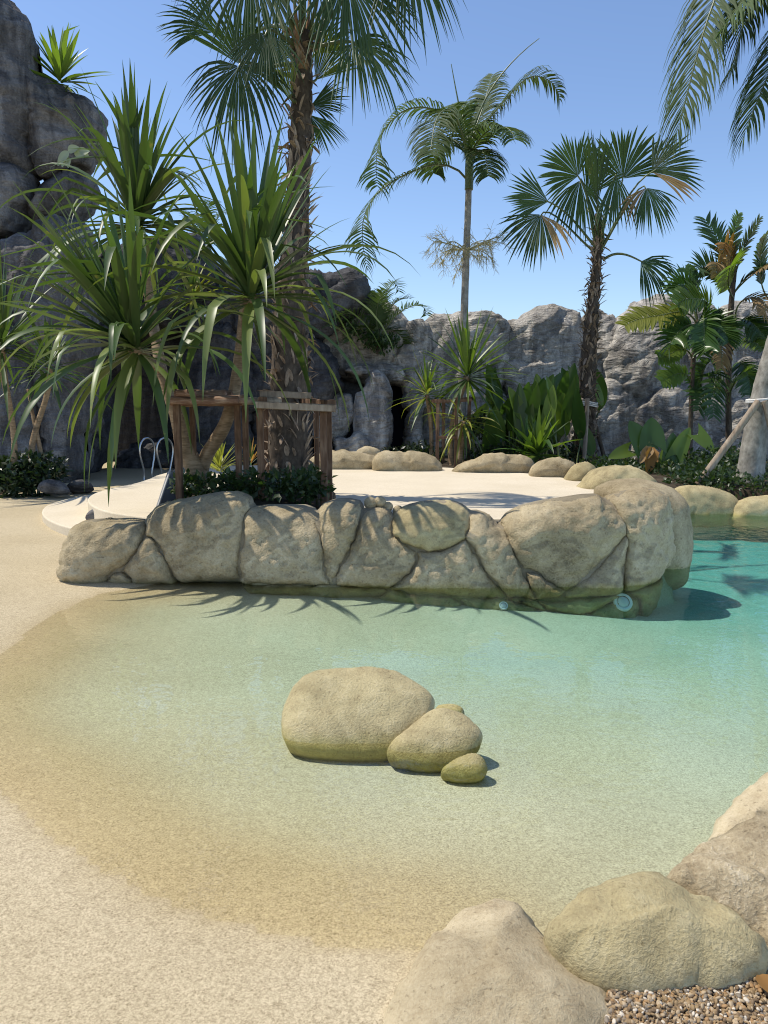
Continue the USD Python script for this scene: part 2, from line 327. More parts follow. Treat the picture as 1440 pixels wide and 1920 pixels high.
M['petiole_brown'] = bark_mat('brown_petiole', [(.16, .09, .04), (.33, .2, .10), (.46, .31, .17)], (25, 25, 3))
def plain(name, c, rough=.5, metal=0.0, spec=.5):
    return mat(name, {'n': ('noise_texture', {'scale': 14.0, 'detail': 4.0}), 'g': ('geometry', {}), 'r': ('rgb_ramp', {'ramp': [(.3, tuple(x * .82 for x in c)), (.7, c)]}),
                      'p': ('principled_bsdf', {'roughness': rough, 'metallic': metal, 'specular_ior_level': spec})}, [('g.position', 'n.vector'), ('n.fac', 'r.fac'), ('r.color', 'p.base_color')], 'p.BSDF')
M['steel'] = plain('steel', (.62, .63, .64), .25, 1.0)
M['white'] = plain('white_plastic', (.75, .76, .74), .4)
M['rope'] = plain('white_rope', (.68, .66, .60), .8)
M['panel'] = plain('grey_panel', (.13, .13, .13), .55)
M['panel_edge'] = plain('panel_edge', (.34, .34, .33), .5)
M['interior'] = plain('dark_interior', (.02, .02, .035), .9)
M['water'] = usdkit.material(stage, '/World/Looks/water', {
    'g': ('geometry', {}), 'n1': ('noise_texture', {'scale': 3.2, 'detail': 2.0, 'distortion': .5}), 'n2': ('noise_texture', {'scale': 11.0, 'detail': 2.0, 'distortion': .4}),
    'mf': ('mix_float', {'fac': .3}), 'sx': ('separate_xyz', {}), 'wa': ('math', {'math_type': 'add'}), 'wr': ('map_range', {'range_type': 'smoothstep', 'from_min': 7.6, 'from_max': 10.2, 'to_min': .27, 'to_max': 1.0}),
    'b': ('bump', {'strength': .2, 'distance': .022}),
    'fr': ('fresnel', {'IOR': 1.22}), 't': ('transparent_bsdf', {'color': (.985, 1.0, .995)}), 'gl': ('glossy_bsdf', {'color': (1, 1, 1), 'roughness': .015}),
    'm': ('mix_closure', {}), 'v': ('absorption_volume', {'color': WATER_COL, 'density': WATER_DEN})},
    [('g.position', 'n1.vector'), ('g.position', 'n2.vector'), ('n1.fac', 'mf.a'), ('n2.fac', 'mf.b'), ('mf.result', 'b.height'), ('g.position', 'sx.vector'), ('sx.x', 'wa.value1'), ('sx.y', 'wa.value2'), ('wa.value', 'wr.value'), ('wr.result', 'b.strength'), ('b.normal', 'gl.normal'), ('b.normal', 'fr.normal'), ('fr.fac', 'm.fac'),
     ('t.BSDF', 'm.closure1'), ('gl.BSDF', 'm.closure2')], surface='m.closure', volume='v.volume')
# ------------------------------------------------------------------ ground, pool, deck
beach_px = [(352, 1086), (270, 1098), (190, 1112), (130, 1136), (60, 1175), (0, 1225), (-120, 1330), (-110, 1420), (0, 1500), (110, 1592), (250, 1676), (420, 1740), (600, 1782), (760, 1800)]
beach = [atz(a, b, 0)[:2] for a, b in beach_px]
near_px = [(900, 1800), (1060, 1750), (1240, 1655), (1360, 1575), (1450, 1465), (1560, 1390)]
near = [atz(a, b, 0)[:2] for a, b in near_px]
wall_line = [V(-1.85, 7.12), V(-.6, 7.05), V(1.0, 6.95), V(2.3, 6.95), V(2.85, 7.5), V(3.2, 9.2), V(3.6, 10.6), V(4.0, 11.35)]
pool = Polygon(np.vstack([wall_line, [V(8, 11.6), V(13, 11.9), V(13, 5), V(4, 3.2)], near[::-1], beach[::-1]])).buffer(0)
beach_line = LineString(np.vstack([spline(np.array(beach), 120)]))
xs = np.unique(np.round(np.r_[[-400, -150, -60, -30, -20], np.arange(-14, -5, .3), np.arange(-5, 5, .06), np.arange(5, 14.1, .3), [20, 30, 60, 150, 400]], 4))
ys = np.unique(np.round(np.r_[[-300, -100, -30, -10, -4], np.arange(-1, 1.2, .3), np.arange(1.2, 8, .06), np.arange(8, 13, .12), np.arange(13, 30, .5), [40, 80, 200, 500]], 4))
gx, gy = np.meshgrid(xs, ys)
pp = shapely.points(gx.ravel(), gy.ravel())
ins = shapely.contains(pool, pp); ds = shapely.distance(beach_line, pp); dp = shapely.distance(pool, pp)
sst = lambda t: np.clip(t, 0, 1) ** 2 * (3 - 2 * np.clip(t, 0, 1))
X, Yg = gx.ravel(), gy.ravel()
depth = .075 * np.minimum(ds, .7) - .02 * np.minimum(ds, .2) + .055 * np.clip(ds - .4, 0, 3.8) + 0.13 * sst((X * .9 + Yg - 7.6) / 3.4) * sst((ds - 2.0) / 1.2)
land = .005 + .055 * np.minimum(dp, 1.0) + .012 * np.clip(dp - 1, 0, 5)
z = np.where(ins, -depth, land)
z += (meshkit.fbm(np.stack([X, Yg, 0 * X], 1) * .8, 3, 4) - .5) * .018 * np.clip(ds / .6, .2, 1)
ny, nx = gx.shape; k = np.arange(ny * nx).reshape(ny, nx)
gf = np.stack([k[:-1, :-1].ravel(), k[:-1, 1:].ravel(), k[1:, 1:].ravel(), k[1:, :-1].ravel()], 1)
obj('sand', (np.c_[X, Yg, z], gf), M['sand'], kind='structure')
# water: a closed body whose top is the surface, its sides and bottom lie in the ground
wp = np.array(pool.buffer(.35).simplify(.05).exterior.coords)[:-1]
m = trimesh.creation.extrude_polygon(Polygon(wp), 2.2); m.apply_translation([0, 0, -2.2])
obj('water', m, M['water'], smooth=False, kind='structure')

def slab(plan, z0, z1, bev=.02):
    """a platform with a softly rounded upper edge"""
    pg = Polygon(chaikin(plan, 2)).buffer(0); rings = [(0, z0), (0, z1 - bev)] + [(bev * (1 - math.cos(a)), z1 - bev + bev * math.sin(a)) for a in (.5, 1.0, math.pi / 2)]
    n = 240; ext = [np.array([pg.buffer(-o).exterior.interpolate(q / n, True).coords[0] for q in range(n)]) for o, _ in rings]
    for i in range(1, len(ext)):   # keep the rings aligned
        j = cKDTree(ext[i]).query(ext[i - 1])[1]; ext[i] = ext[i][j]
    v = np.vstack([np.c_[e, np.full(n, r[1])] for e, r in zip(ext, rings)])
    a = np.arange(n); b = (a + 1) % n; f = []
    ccw = pg.exterior.is_ccw
    for i in range(len(rings) - 1):
        q = np.stack([i*n+a, i*n+b, (i+1)*n+b, (i+1)*n+a], 1); f += [q[:, [0, 1, 2]], q[:, [0, 2, 3]]]
    f = np.vstack(f)
    top = ext[-1]; tri = Delaunay(top).simplices; c = top[tri].mean(1); tri = tri[shapely.contains_xy(pg.buffer(-bev), c[:, 0], c[:, 1])]
    s = np.cross(top[tri[:, 1]] - top[tri[:, 0]], top[tri[:, 2]] - top[tri[:, 0]]); tri[s < 0] = tri[s < 0][:, ::-1]
    return v, np.vstack([f if ccw else f[:, ::-1], tri + (len(rings) - 1) * n])
DZ = .38
deck_plan = np.vstack([[atz(a, b, DZ)[:2] for a, b in [(300, 972), (240, 966), (188, 957), (160, 940), (172, 925), (212, 914), (262, 905), (310, 884), (420, 872), (560, 872)]],
                       [V(.5, 15.6), V(2.2, 14.6), V(3.3, 12.6), V(3.5, 11), V(3.1, 9.2), V(2.5, 7.5), V(0, 7.3), V(-1.6, 7.4)]])
obj('deck', slab(deck_plan, -.1, DZ), M['deck'], kind='structure', smooth=30)
step_plan = np.vstack([[atz(a, b, .19)[:2] for a, b in [(250, 1000), (170, 996), (110, 985), (76, 966), (82, 948), (120, 936), (165, 928), (230, 918), (270, 905)]], [V(-2.6, 10.5), V(-2.2, 7.6)]])
obj('step', slab(step_plan, -.1, .19), M['deck'], kind='structure', smooth=30)

def bed(name, plan, z, h=.12, seed=0, parent=None, step=.12, material='soil'):
    P2, tri, d, nb = fill(np.asarray(plan), .5, step)
    zz = z + h * profile(d, .8) + (meshkit.fbm(np.c_[P2 * 2.5, 0 * P2[:, 0]], 3, seed) - .5) * .07
    zz[:nb] = z - .25
    return obj(name, (np.c_[P2, zz], tri), M[material], parent, kind=None if parent else 'structure')
bed('planting_bed', [V(4.0, 11.75), V(7, 11.95), V(14, 12.1), V(22, 14), V(22, 21), V(0, 21), V(-.2, 17.6), V(1.6, 15.6), V(3.2, 13.6), V(3.7, 12.2)], .22, .12, 1, step=.25)
bed('planting_bed', [V(-16, 12.5), V(-7.6, 12.4), V(-6.2, 12.9), V(-6.1, 14.2), V(-7.2, 16), V(-16, 17)], .1, .1, 2, step=.25)

# ------------------------------------------------------------------ front boulder wall
wall = thing('boulder_wall', 'low wall of rounded tan boulders between the deck and the shallow pool', 'stone wall', (0.3, 7.0, 0))
WALL = []
wall_spec = [
 ([(113, 1060), (120, 1020), (140, 985), (162, 975), (200, 972), (250, 972), (275, 975), (283, 985), (287, 1003), (270, 1035), (255, 1055), (240, 1066), (225, 1070), (213, 1082), (210, 1096), (190, 1104), (150, 1106), (125, 1100), (114, 1080)], 'tan'),
 ([(287, 1003), (302, 1006), (320, 1030), (330, 1060), (337, 1085), (335, 1096), (262, 1098), (258, 1078), (248, 1066), (240, 1066), (255, 1055), (270, 1035)], 'tan'),
 ([(240, 1066), (248, 1066), (258, 1078), (262, 1098), (210, 1098), (213, 1082), (225, 1070)], 'tan'),
 ([(283, 985), (276, 966), (298, 946), (340, 936), (380, 928), (420, 921), (450, 922), (470, 930), (476, 948), (466, 965), (463, 1000), (460, 1040), (454, 1092), (345, 1094), (337, 1085), (330, 1060), (320, 1030), (302, 1006), (287, 1003)], 'tan'),
 ([(466, 965), (478, 950), (500, 946), (540, 946), (575, 946), (597, 955), (600, 985), (608, 1030), (615, 1070), (620, 1093), (560, 1091), (454, 1092), (460, 1040), (463, 1000)], 'tan'),
 ([(597, 955), (608, 943), (630, 935), (655, 934), (678, 939), (682, 952), (676, 975), (668, 1000), (655, 1035), (640, 1065), (632, 1085), (630, 1095), (620, 1093), (615, 1070), (608, 1030), (600, 985)], 'tan'),
 ([(682, 952), (695, 949), (715, 949), (731, 954), (737, 968), (735, 985), (734, 1000), (750, 1015), (770, 1024), (780, 1030), (780, 1050), (768, 1070), (750, 1085), (729, 1100), (680, 1097), (630, 1095), (632, 1085), (640, 1065), (655, 1035), (668, 1000), (676, 975)], 'tan'),
 ([(737, 968), (744, 957), (765, 946), (795, 939), (830, 937), (852, 939), (870, 946), (880, 957), (874, 985), (868, 1008), (850, 1020), (820, 1028), (780, 1030), (770, 1024), (750, 1015), (734, 1000), (735, 985)], 'yellow'),
 ([(780, 1030), (820, 1028), (850, 1020), (868, 1008), (876, 1020), (890, 1045), (910, 1075), (935, 1105), (942, 1114), (900, 1114), (850, 1113), (790, 1107), (729, 1100), (750, 1085), (768, 1070), (780, 1050)], 'tan'),
 ([(880, 957), (896, 956), (916, 964), (932, 980), (942, 998), (950, 1012), (958, 1040), (972, 1065), (985, 1100), (995, 1119), (942, 1114), (935, 1105), (910, 1075), (890, 1045), (876, 1020), (868, 1008), (874, 985)], 'tan'),
 ([(942, 998), (938, 978), (948, 963), (972, 949), (1010, 939), (1050, 933), (1090, 927), (1120, 926), (1140, 938), (1152, 960), (1162, 985), (1160, 1003), (1133, 1034), (1082, 1081), (1060, 1097), (1047, 1101), (1020, 1085), (997, 1068), (972, 1065), (958, 1040), (950, 1012)], 'tan'),
 ([(972, 1065), (997, 1068), (1020, 1085), (1047, 1101), (1040, 1116), (995, 1119), (985, 1100)], 'tan'),
 ([(1047, 1101), (1060, 1097), (1082, 1081), (1133, 1034), (1160, 1003), (1166, 1010), (1161, 1050), (1154, 1110), (1100, 1113), (1040, 1116)], 'tan'),
 ([(1152, 960), (1140, 938), (1152, 928), (1180, 922), (1215, 920), (1250, 922), (1274, 934), (1285, 960), (1287, 1000), (1284, 1040), (1276, 1070), (1262, 1087), (1200, 1102), (1154, 1110), (1161, 1050), (1166, 1010), (1160, 1003), (1162, 985)], 'tan'),
 # the courses under water
 ([(454, 1092), (560, 1091), (620, 1093), (680, 1097), (729, 1100), (700, 1124), (650, 1130), (560, 1125), (470, 1120)], 'tan'),
 ([(729, 1100), (790, 1107), (850, 1113), (870, 1140), (860, 1180), (760, 1160), (700, 1124)], 'tan'),
 ([(850, 1113), (942, 1114), (1016, 1140), (950, 1200), (860, 1180), (870, 1140)], 'tan'),
 ([(942, 1114), (995, 1119), (1016, 1140)], 'tan'),
 ([(995, 1119), (1040, 1116), (1100, 1113), (1154, 1110), (1130, 1125), (1100, 1142), (1070, 1152), (1016, 1140)], 'tan'),
 ([(1016, 1140), (1070, 1152), (1100, 1142), (1130, 1125), (1154, 1110), (1185, 1118), (1192, 1140), (1186, 1215), (1050, 1215), (950, 1200)], 'tan'),
 ([(1154, 1110), (1200, 1102), (1262, 1087), (1258, 1112), (1240, 1150), (1186, 1215), (1192, 1140), (1185, 1118)], 'tan'),
]
WC = at(700, 1030, 7.0); wn = V(0, -math.cos(.12), math.sin(.12)); wu = V(1, 0, 0); ww_ = np.cross(wn, wu); ww_ = ww_ if ww_[2] > 0 else -ww_
def onwall(o):
    q = []
    for a, b in o:
        d = ray(a, b); p = V(0, 0, EYE) + d * (((WC - V(0, 0, EYE)) @ wn) / (d @ wn)) - WC; q.append((p @ wu, p @ ww_))
    return np.array(q)
body = shapely.union_all([Polygon(onwall(o)).buffer(.004) for o, _ in wall_spec]).buffer(.02).buffer(-.02)
body_edge = body.boundary
def wall_stone(o, seed):
    """one stone of the wall: all of them share one rounded body, parted by narrow joints"""
    pg = Polygon(onwall(o)); pg = Polygon(chaikin(np.array(pg.exterior.coords)[:-1], 1, .12)).buffer(.012).intersection(body.buffer(.01)).buffer(-.006)
    if pg.geom_type != 'Polygon': pg = max(pg.geoms, key=lambda g: g.area)
    P2, tri, d, nb = fill(np.array(pg.exterior.coords)[:-1], .10, .022)
    db = shapely.distance(body_edge, shapely.points(P2)); x = P2[:, 0] + WC[0]
    big = profile(db, .34, 2.1); own = profile(d, .075, 2.0); dome_ = profile(d, max(.12, d.max()), 2.0)
    rg = np.random.default_rng(seed); tl = rg.normal(0, .05, 2); lean = (P2 - P2.mean(0)) @ tl
    front = .30 * big + .042 * own + .065 * dome_ + lean * own - .05
    back = .38 * big + .05 * own + .5 * np.clip(x - 1.9, 0, .8)
    bend = .75 * np.clip(x - 1.7, 0, 2) ** 2                 # the right end turns back round the deck
    A = WC + P2[:, :1] * wu + P2[:, 1:] * ww_; A[:, 1] += bend * .45
    vf = A + front[:, None] * wn; vb = A[nb:] - back[nb:, None] * wn; idx = np.r_[np.arange(nb), np.arange(len(vb)) + len(A)]
    tf = tri if np.cross(wu, ww_) @ wn > 0 else tri[:, ::-1]
    v, f = np.vstack([vf, vb]), np.vstack([tf, idx[tf[:, ::-1]]])
    return displace(v, f, .05, seed, 2.8, .35, None, .8), f
for i, (o, mt) in enumerate(wall_spec):
    lab = {7: 'large oval yellowish boulder on top of the wall', 2: 'tiny rounded stone at the foot of the wall', 13: 'tall rounded end boulder with shaded right side'}.get(i)
    WALL.append(wall_stone(o, i + 1)); obj('boulder', WALL[-1], M[mt], wall, label=lab)
for i, (a, b, r) in enumerate([(695, 944, .06), (713, 941, .055), (747, 957, .05), (727, 951, .045)]):
    c = at(a, b, 7.05); s = trimesh.creation.icosphere(3, r); s.vertices *= [1, 1, .95]
    obj('boulder', (displace(np.array(s.vertices) + c, np.array(s.faces), .02, 40 + i, 6), np.array(s.faces)), M['tan'], wall, label='small round cobble set on the crest of the wall')
P2, tri, d, nb = fill(np.array(body.exterior.coords)[:-1], .34, .05)
big = profile(d, .34, 2.1); A = WC + P2[:, :1] * wu + P2[:, 1:] * ww_; A[:, 1] += .75 * np.clip(P2[:, 0] + WC[0] - 1.7, 0, 2) ** 2 * .45
vf = A + (.30 * big - .045)[:, None] * wn; vb = A[nb:] - (.30 * big[nb:])[:, None] * wn; idx = np.r_[np.arange(nb), np.arange(len(vb)) + len(A)]
tf = tri if np.cross(wu, ww_) @ wn > 0 else tri[:, ::-1]
obj('mortar', (np.vstack([vf, vb]), np.vstack([tf, idx[tf[:, ::-1]]])), M['mortar'], wall)
core = Polygon(np.vstack([[V(-2.85, 7.22)], [V(-1.9, 7.06), V(-.6, 7.0), V(1.0, 6.9), V(2.2, 6.92), V(2.5, 7.3)], [V(2.3, 7.6), V(0, 7.5), V(-2.7, 7.5)]]))
cm = trimesh.creation.extrude_polygon(core, .98); cm.apply_translation([0, 0, -.5])
obj('mortar_core', cm, M['mortar'], wall, smooth=False)
def pool_light(px, py, Y, r, lab):
    o, d = V(0, 0, EYE), ray(px, py); ts = []
    for v, f in WALL[-7:]:                           # where the sight line meets the stone
        a, b, c = v[f[:, 0]], v[f[:, 1]], v[f[:, 2]]; e1, e2 = b - a, c - a; h = np.cross(d, e2); det = np.einsum('ij,ij->i', e1, h); det = np.where(abs(det) < 1e-12, 1e-12, det)
        s = o - a; u = np.einsum('ij,ij->i', s, h) / det; q = np.cross(s, e1); w = q @ d / det; t_ = np.einsum('ij,ij->i', e2, q) / det
        ts += list(t_[(u >= 0) & (w >= 0) & (u + w <= 1) & (t_ > .1)])
    C = o + d * (min(ts + [Y / d[1]]) + .005); t = thing('pool_light', lab, 'pool light', C, group='underwater lights in the wall')
    prof = np.array([(0, .0), (.62, .0), (.66, .012), (.9, .014), (1.0, .004), (1.0, -.035), (0, -.035)]) * [r, 1]
    l = trimesh.creation.revolve(prof[[2, 3, 4, 5, 6]], sections=32); c = trimesh.creation.revolve(np.array([(0, .018), (r*.4, .016), (r*.6, .008), (r*.64, -.02), (0, -.02)]), sections=32)
    R_ = trimesh.geometry.align_vectors([0, 0, 1], unit([0, -.8, .62]))
    for nm, g, mm in (('rim', l, 'white'), ('lens', c, 'white')):
        g.apply_transform(R_); g.apply_translation(C); obj(nm, g, M[mm], t, smooth=40)
pool_light(944, 1136, 6.8, .04, 'small round white pool light sunk in the underwater rock')
pool_light(1168, 1129, 6.8, .085, 'larger oval white pool light under the end boulder')

# ------------------------------------------------------------------ loose boulders
def loose(name, label, mesh, mt='tan', cat='boulder', group=None): return obj(name, mesh, M[mt], label=label, cat=cat, group=group)
cl = thing('rock_cluster', 'low cluster of smooth yellow rocks standing in the shallow water', 'rock cluster', atz(680, 1400, -.1))
cl_spec = [
 ([(528, 1345), (532, 1392), (565, 1414), (640, 1422), (722, 1424), (760, 1402), (805, 1352), (818, 1322), (806, 1296), (765, 1270), (720, 1256), (640, 1256), (575, 1264), (542, 1296)], (640, 1420, -.07), .10, .22, .20, .95),
 ([(722, 1404), (736, 1434), (790, 1446), (836, 1448), (880, 1426), (908, 1392), (900, 1362), (862, 1338), (818, 1326), (772, 1360)], (790, 1446, -.085), .08, .2, .13, .9),
 ([(822, 1448), (850, 1462), (895, 1464), (914, 1446), (908, 1424), (884, 1412), (850, 1428)], (850, 1462, -.07), .05, .15, .07, .9),
 ([(812, 1344), (850, 1362), (874, 1348), (868, 1328), (842, 1320), (815, 1322)], (850, 1362, -.08), .05, .15, .06, .9)]
for i, (o, an, fr_, bk, R, tl) in enumerate(cl_spec):
    obj('rock', pillow(o, 3.6, fr_, bk, R, tilt=tl, anchor=an, step=.018, rough=.02, seed=60 + i, freq=3.4, gap=-.004, p=2.4, ridge=.2), M['yellow'], cl)
fg = [
 ('smooth pale boulder half buried in sand at the bottom edge', [(716, 1930), (742, 1880), (775, 1824), (812, 1770), (845, 1732), (880, 1712), (945, 1712), (990, 1728), (1020, 1764), (1068, 1815), (1115, 1850), (1150, 1882), (1168, 1940), (1180, 2080), (700, 2080)], (760, 1860, .01), .13, .3, .42, 1.42, 'pale', .022),
 ('broad yellowish boulder between the gravel and the pool', [(1022, 1775), (1040, 1738), (1080, 1704), (1130, 1676), (1190, 1656), (1240, 1656), (1290, 1690), (1350, 1730), (1400, 1768), (1428, 1815), (1408, 1850), (1360, 1862), (1290, 1866), (1165, 1882), (1100, 1855), (1045, 1812)], (1240, 1864, .03), .17, .3, .34, 1.18, 'yellow', .03),
 ('rough pebbly boulder at the right edge above the gravel', [(1238, 1660), (1280, 1622), (1330, 1590), (1400, 1562), (1480, 1545), (1600, 1540), (1660, 1700), (1600, 1840), (1440, 1812), (1400, 1772), (1330, 1722), (1270, 1685)], (1430, 1800, .05), .13, .3, .34, 1.2, 'coarse', .035),
 ('smooth tan boulder in the corner where the pool meets the right edge', [(1338, 1606), (1350, 1560), (1376, 1522), (1405, 1484), (1440, 1452), (1510, 1430), (1600, 1470), (1620, 1560), (1480, 1580), (1400, 1590)], (1345, 1600, -.03), .15, .3, .26, 1.15, 'pale', .022)]
for i, (lab, o, an, fr_, bk, R, tl, mt, rg) in enumerate(fg):
    loose('shore_boulder', lab, pillow(o, 2.5, fr_, bk, R, tilt=tl, anchor=an, step=.016, rough=rg * 1.3, seed=80 + i, freq=3.5, gap=-.02, p=2.3, ridge=.35, fine=.8, facet=(.25, .012)), mt, group='boulders along the near pool edge')
far = [
 ('long low grey boulder behind the wooden frames on the far deck edge', [(572, 890), (574, 866), (590, 852), (640, 848), (690, 852), (716, 862), (722, 890)], 15.0, .35, .5, .3, 'tan'),
 ('long rounded boulder on the far deck edge left of the pandanus', [(704, 892), (700, 862), (716, 852), (760, 850), (806, 854), (826, 868), (830, 884), (815, 894)], 14.6, .35, .5, .25, 'tan'),
 ('small round stone on top of the far boulder row', [(668, 862), (668, 846), (682, 837), (698, 838), (712, 848), (712, 862)], 15.6, .2, .25, .14, 'tan'),
 ('wide flat grey boulder on the far deck edge under the dracaena', [(846, 888), (870, 872), (895, 858), (930, 853), (968, 855), (992, 866), (1000, 886), (980, 898), (880, 894)], 14.3, .4, .6, .3, 'tan'),
 ('rounded tan boulder at the foot of the propped palm', [(992, 892), (998, 874), (1015, 864), (1045, 861), (1070, 868), (1082, 884), (1078, 905), (1010, 905)], 13.4, .35, .5, .25, 'tan'),
 ('small tan boulder wedged between two bigger ones on the deck edge', [(1060, 910), (1066, 888), (1082, 873), (1104, 872), (1116, 884), (1112, 912), (1080, 918)], 12.7, .3, .4, .2, 'yellow'),
 ('long sloping boulder along the right end of the deck', [(1080, 932), (1090, 906), (1108, 886), (1135, 875), (1175, 878), (1208, 890), (1228, 906), (1230, 940), (1150, 950)], 11.6, .5, .6, .3, 'yellow')]
for i, (lab, o, Y, fr_, bk, R, mt) in enumerate(far):
    loose('deck_boulder', lab, pillow(o, Y, fr_, bk, R, tilt=.25, step=.04, rough=.05, seed=100 + i, freq=2.2, gap=-.03, p=2.3, ridge=.3, facet=(.35, .03)), mt, group='boulders round the deck')
b = pillow([(1130, 930), (1142, 906), (1180, 893), (1226, 898), (1258, 912), (1272, 940), (1276, 1000), (1272, 1050), (1258, 1110), (1160, 1110)], 7.9, .5, .55, .36, step=.035, rough=.05, seed=120, freq=2, p=2.4, yaw=.3)
loose('deck_boulder', 'big smooth boulder capping the end of the wall above the deep pool', b)
loose('step_rock', 'small dark grey rock lying on the lower curved step', pillow([(160, 978), (164, 964), (178, 955), (198, 952), (211, 959), (206, 970), (190, 980)], 9.4, .12, .15, .09, tilt=.5, step=.02, rough=.012, seed=130, gap=-.005), 'dark')
loose('pool_edge_boulder', 'tan boulder on the far pool edge beside the end of the wall', pillow([(1252, 990), (1258, 920), (1280, 908), (1330, 916), (1366, 928), (1384, 944), (1378, 990)], 11.6, .3, .9, .2, tilt=.3, step=.04, rough=.05, seed=131, gap=-.02, ridge=.3), 'yellow')
loose('pool_edge_boulder', 'tan boulder on the far pool edge under the grey palm', pillow([(1366, 992), (1372, 950), (1386, 936), (1430, 930), (1500, 934), (1580, 950), (1590, 1000)], 11.4, .3, .9, .2, tilt=.3, step=.04, rough=.05, seed=132, gap=-.02, ridge=.3), 'yellow')
loose('ground_rock', 'grey rock beside the dark shrub at the left cliff foot', pillow([(68, 926), (74, 906), (92, 894), (114, 898), (128, 914), (130, 928)], 12.3, .2, .25, .16, tilt=.3, step=.03, rough=.06, seed=133), 'dark')
loose('ground_rock', 'flat grey stone where the paving meets the left cliff', pillow([(122, 924), (128, 908), (150, 898), (172, 902), (178, 914), (160, 924)], 12.9, .2, .25, .12, tilt=.5, step=.03, rough=.05, seed=134), 'dark')
# ------------------------------------------------------------------ rock walls and cliffs
rw = thing('rock_wall', 'high sculpted grey rock wall closing the garden behind the deck', 'rock wall', (3, 20, 0.2))
back = [
 ([(590, 590), (606, 555), (640, 545), (690, 560), (740, 600), (768, 640), (768, 700), (700, 712), (640, 700), (596, 660)], 20.0, .9, .9),
 ([(742, 650), (768, 618), (795, 610), (806, 640), (800, 700), (786, 740), (764, 726)], 19.8, .7, .5),
 ([(790, 640), (806, 606), (840, 598), (876, 606), (908, 594), (932, 602), (948, 640), (944, 700), (920, 750), (850, 760), (802, 740)], 20.0, .9, .9),
 ([(870, 640), (884, 604), (912, 592), (936, 602), (950, 640), (930, 690), (890, 690)], 19.6, .6, .5),
 ([(936, 660), (946, 622), (975, 616), (1000, 592), (1040, 582), (1078, 584), (1090, 612), (1088, 680), (1080, 740), (1000, 750), (946, 730)], 20.0, 1.0, 1.0),
 ([(1080, 640), (1098, 606), (1126, 594), (1150, 602), (1166, 650), (1150, 740), (1110, 770), (1078, 730)], 20.1, .8, .6),
 ([(1140, 660), (1160, 606), (1200, 580), (1244, 570), (1290, 572), (1336, 588), (1350, 650), (1346, 730), (1280, 750), (1200, 740), (1150, 730)], 19.6, 1.1, 1.2),
 ([(1180, 810), (1194, 760), (1240, 728), (1300, 732), (1346, 740), (1360, 820), (1340, 890), (1200, 890), (1178, 860)], 19.0, 1.0, 1.0),
 ([(1060, 800), (1084, 740), (1140, 720), (1190, 740), (1196, 800), (1190, 890), (1070, 890)], 19.4, .8, .8),
 ([(1330, 640), (1350, 590), (1400, 580), (1470, 590), (1560, 610), (1560, 760), (1440, 780), (1340, 750)], 19.3, .9, 1.0),
 ([(1340, 780), (1380, 750), (1470, 760), (1560, 760), (1560, 900), (1340, 900)], 18.8, .9, 1.0),
 ([(770, 740), (820, 720), (900, 730), (950, 760), (960, 880), (790, 880), (768, 830)], 19.7, .8, .8),
 ([(940, 740), (1000, 730), (1070, 740), (1080, 880), (950, 880)], 19.6, .8, .9),
 ([(640, 690), (700, 684), (770, 690), (790, 712), (768, 724), (700, 716), (644, 712)], 19.4, .6, .35),
 ([(762, 730), (782, 722), (796, 760), (796, 860), (766, 862)], 19.3, .5, .3),
 ([(660, 812), (664, 752), (684, 712), (704, 696), (722, 706), (734, 740), (738, 852), (700, 856), (672, 846)], 18.6, .5, .4),
 ([(580, 746), (656, 736), (664, 752), (660, 806), (640, 826), (584, 824)], 18.8, .5, .5),
 ([(620, 820), (640, 812), (686, 810), (696, 830), (694, 862), (622, 864)], 18.2, .5, .35),
 ([(596, 826), (625, 822), (630, 862), (590, 866)], 18.6, .4, .3),
]
for i, (o, Y, fr, R) in enumerate(back):
    lab = {15: 'tall smooth grey slab standing left of the dark doorway', 16: 'squared block left of the standing slab', 13: 'lintel stone over the dark doorway'}.get(i)
    obj('rock', pillow(o, Y, fr * .75, .8, R * .55, tilt=.16, step=.055, rough=.12 if i != 15 else .08, seed=200 + i, gap=-.17 if i < 12 else .0, freq=.8, ridge=.5 if i != 15 else .3, p=2.6, smooth=1, strata=.55, facet=(.95, .10) if i != 15 else (.5, .04)), M['grey'], rw, label=lab)
def block(x0, x1, y0, y1, z0, z1):
    m = trimesh.creation.box([x1 - x0, y1 - y0, z1 - z0]); m.apply_translation([(x0+x1)/2, (y0+y1)/2, (z0+z1)/2]); return np.array(m.vertices), np.array(m.faces)
dl, dr = at(733, 780, 20.2)[0], at(768, 780, 20.2)[0]; dt = at(750, 716, 20.2)[2]
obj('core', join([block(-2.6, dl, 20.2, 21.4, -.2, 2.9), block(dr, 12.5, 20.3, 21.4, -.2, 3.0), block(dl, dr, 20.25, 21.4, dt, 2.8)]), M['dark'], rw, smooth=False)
obj('doorway', block(dl + .002, dr - .002, 21.0, 21.2, -.1, dt - .003), M['interior'], rw, smooth=False, label='narrow dark doorway in the rock')

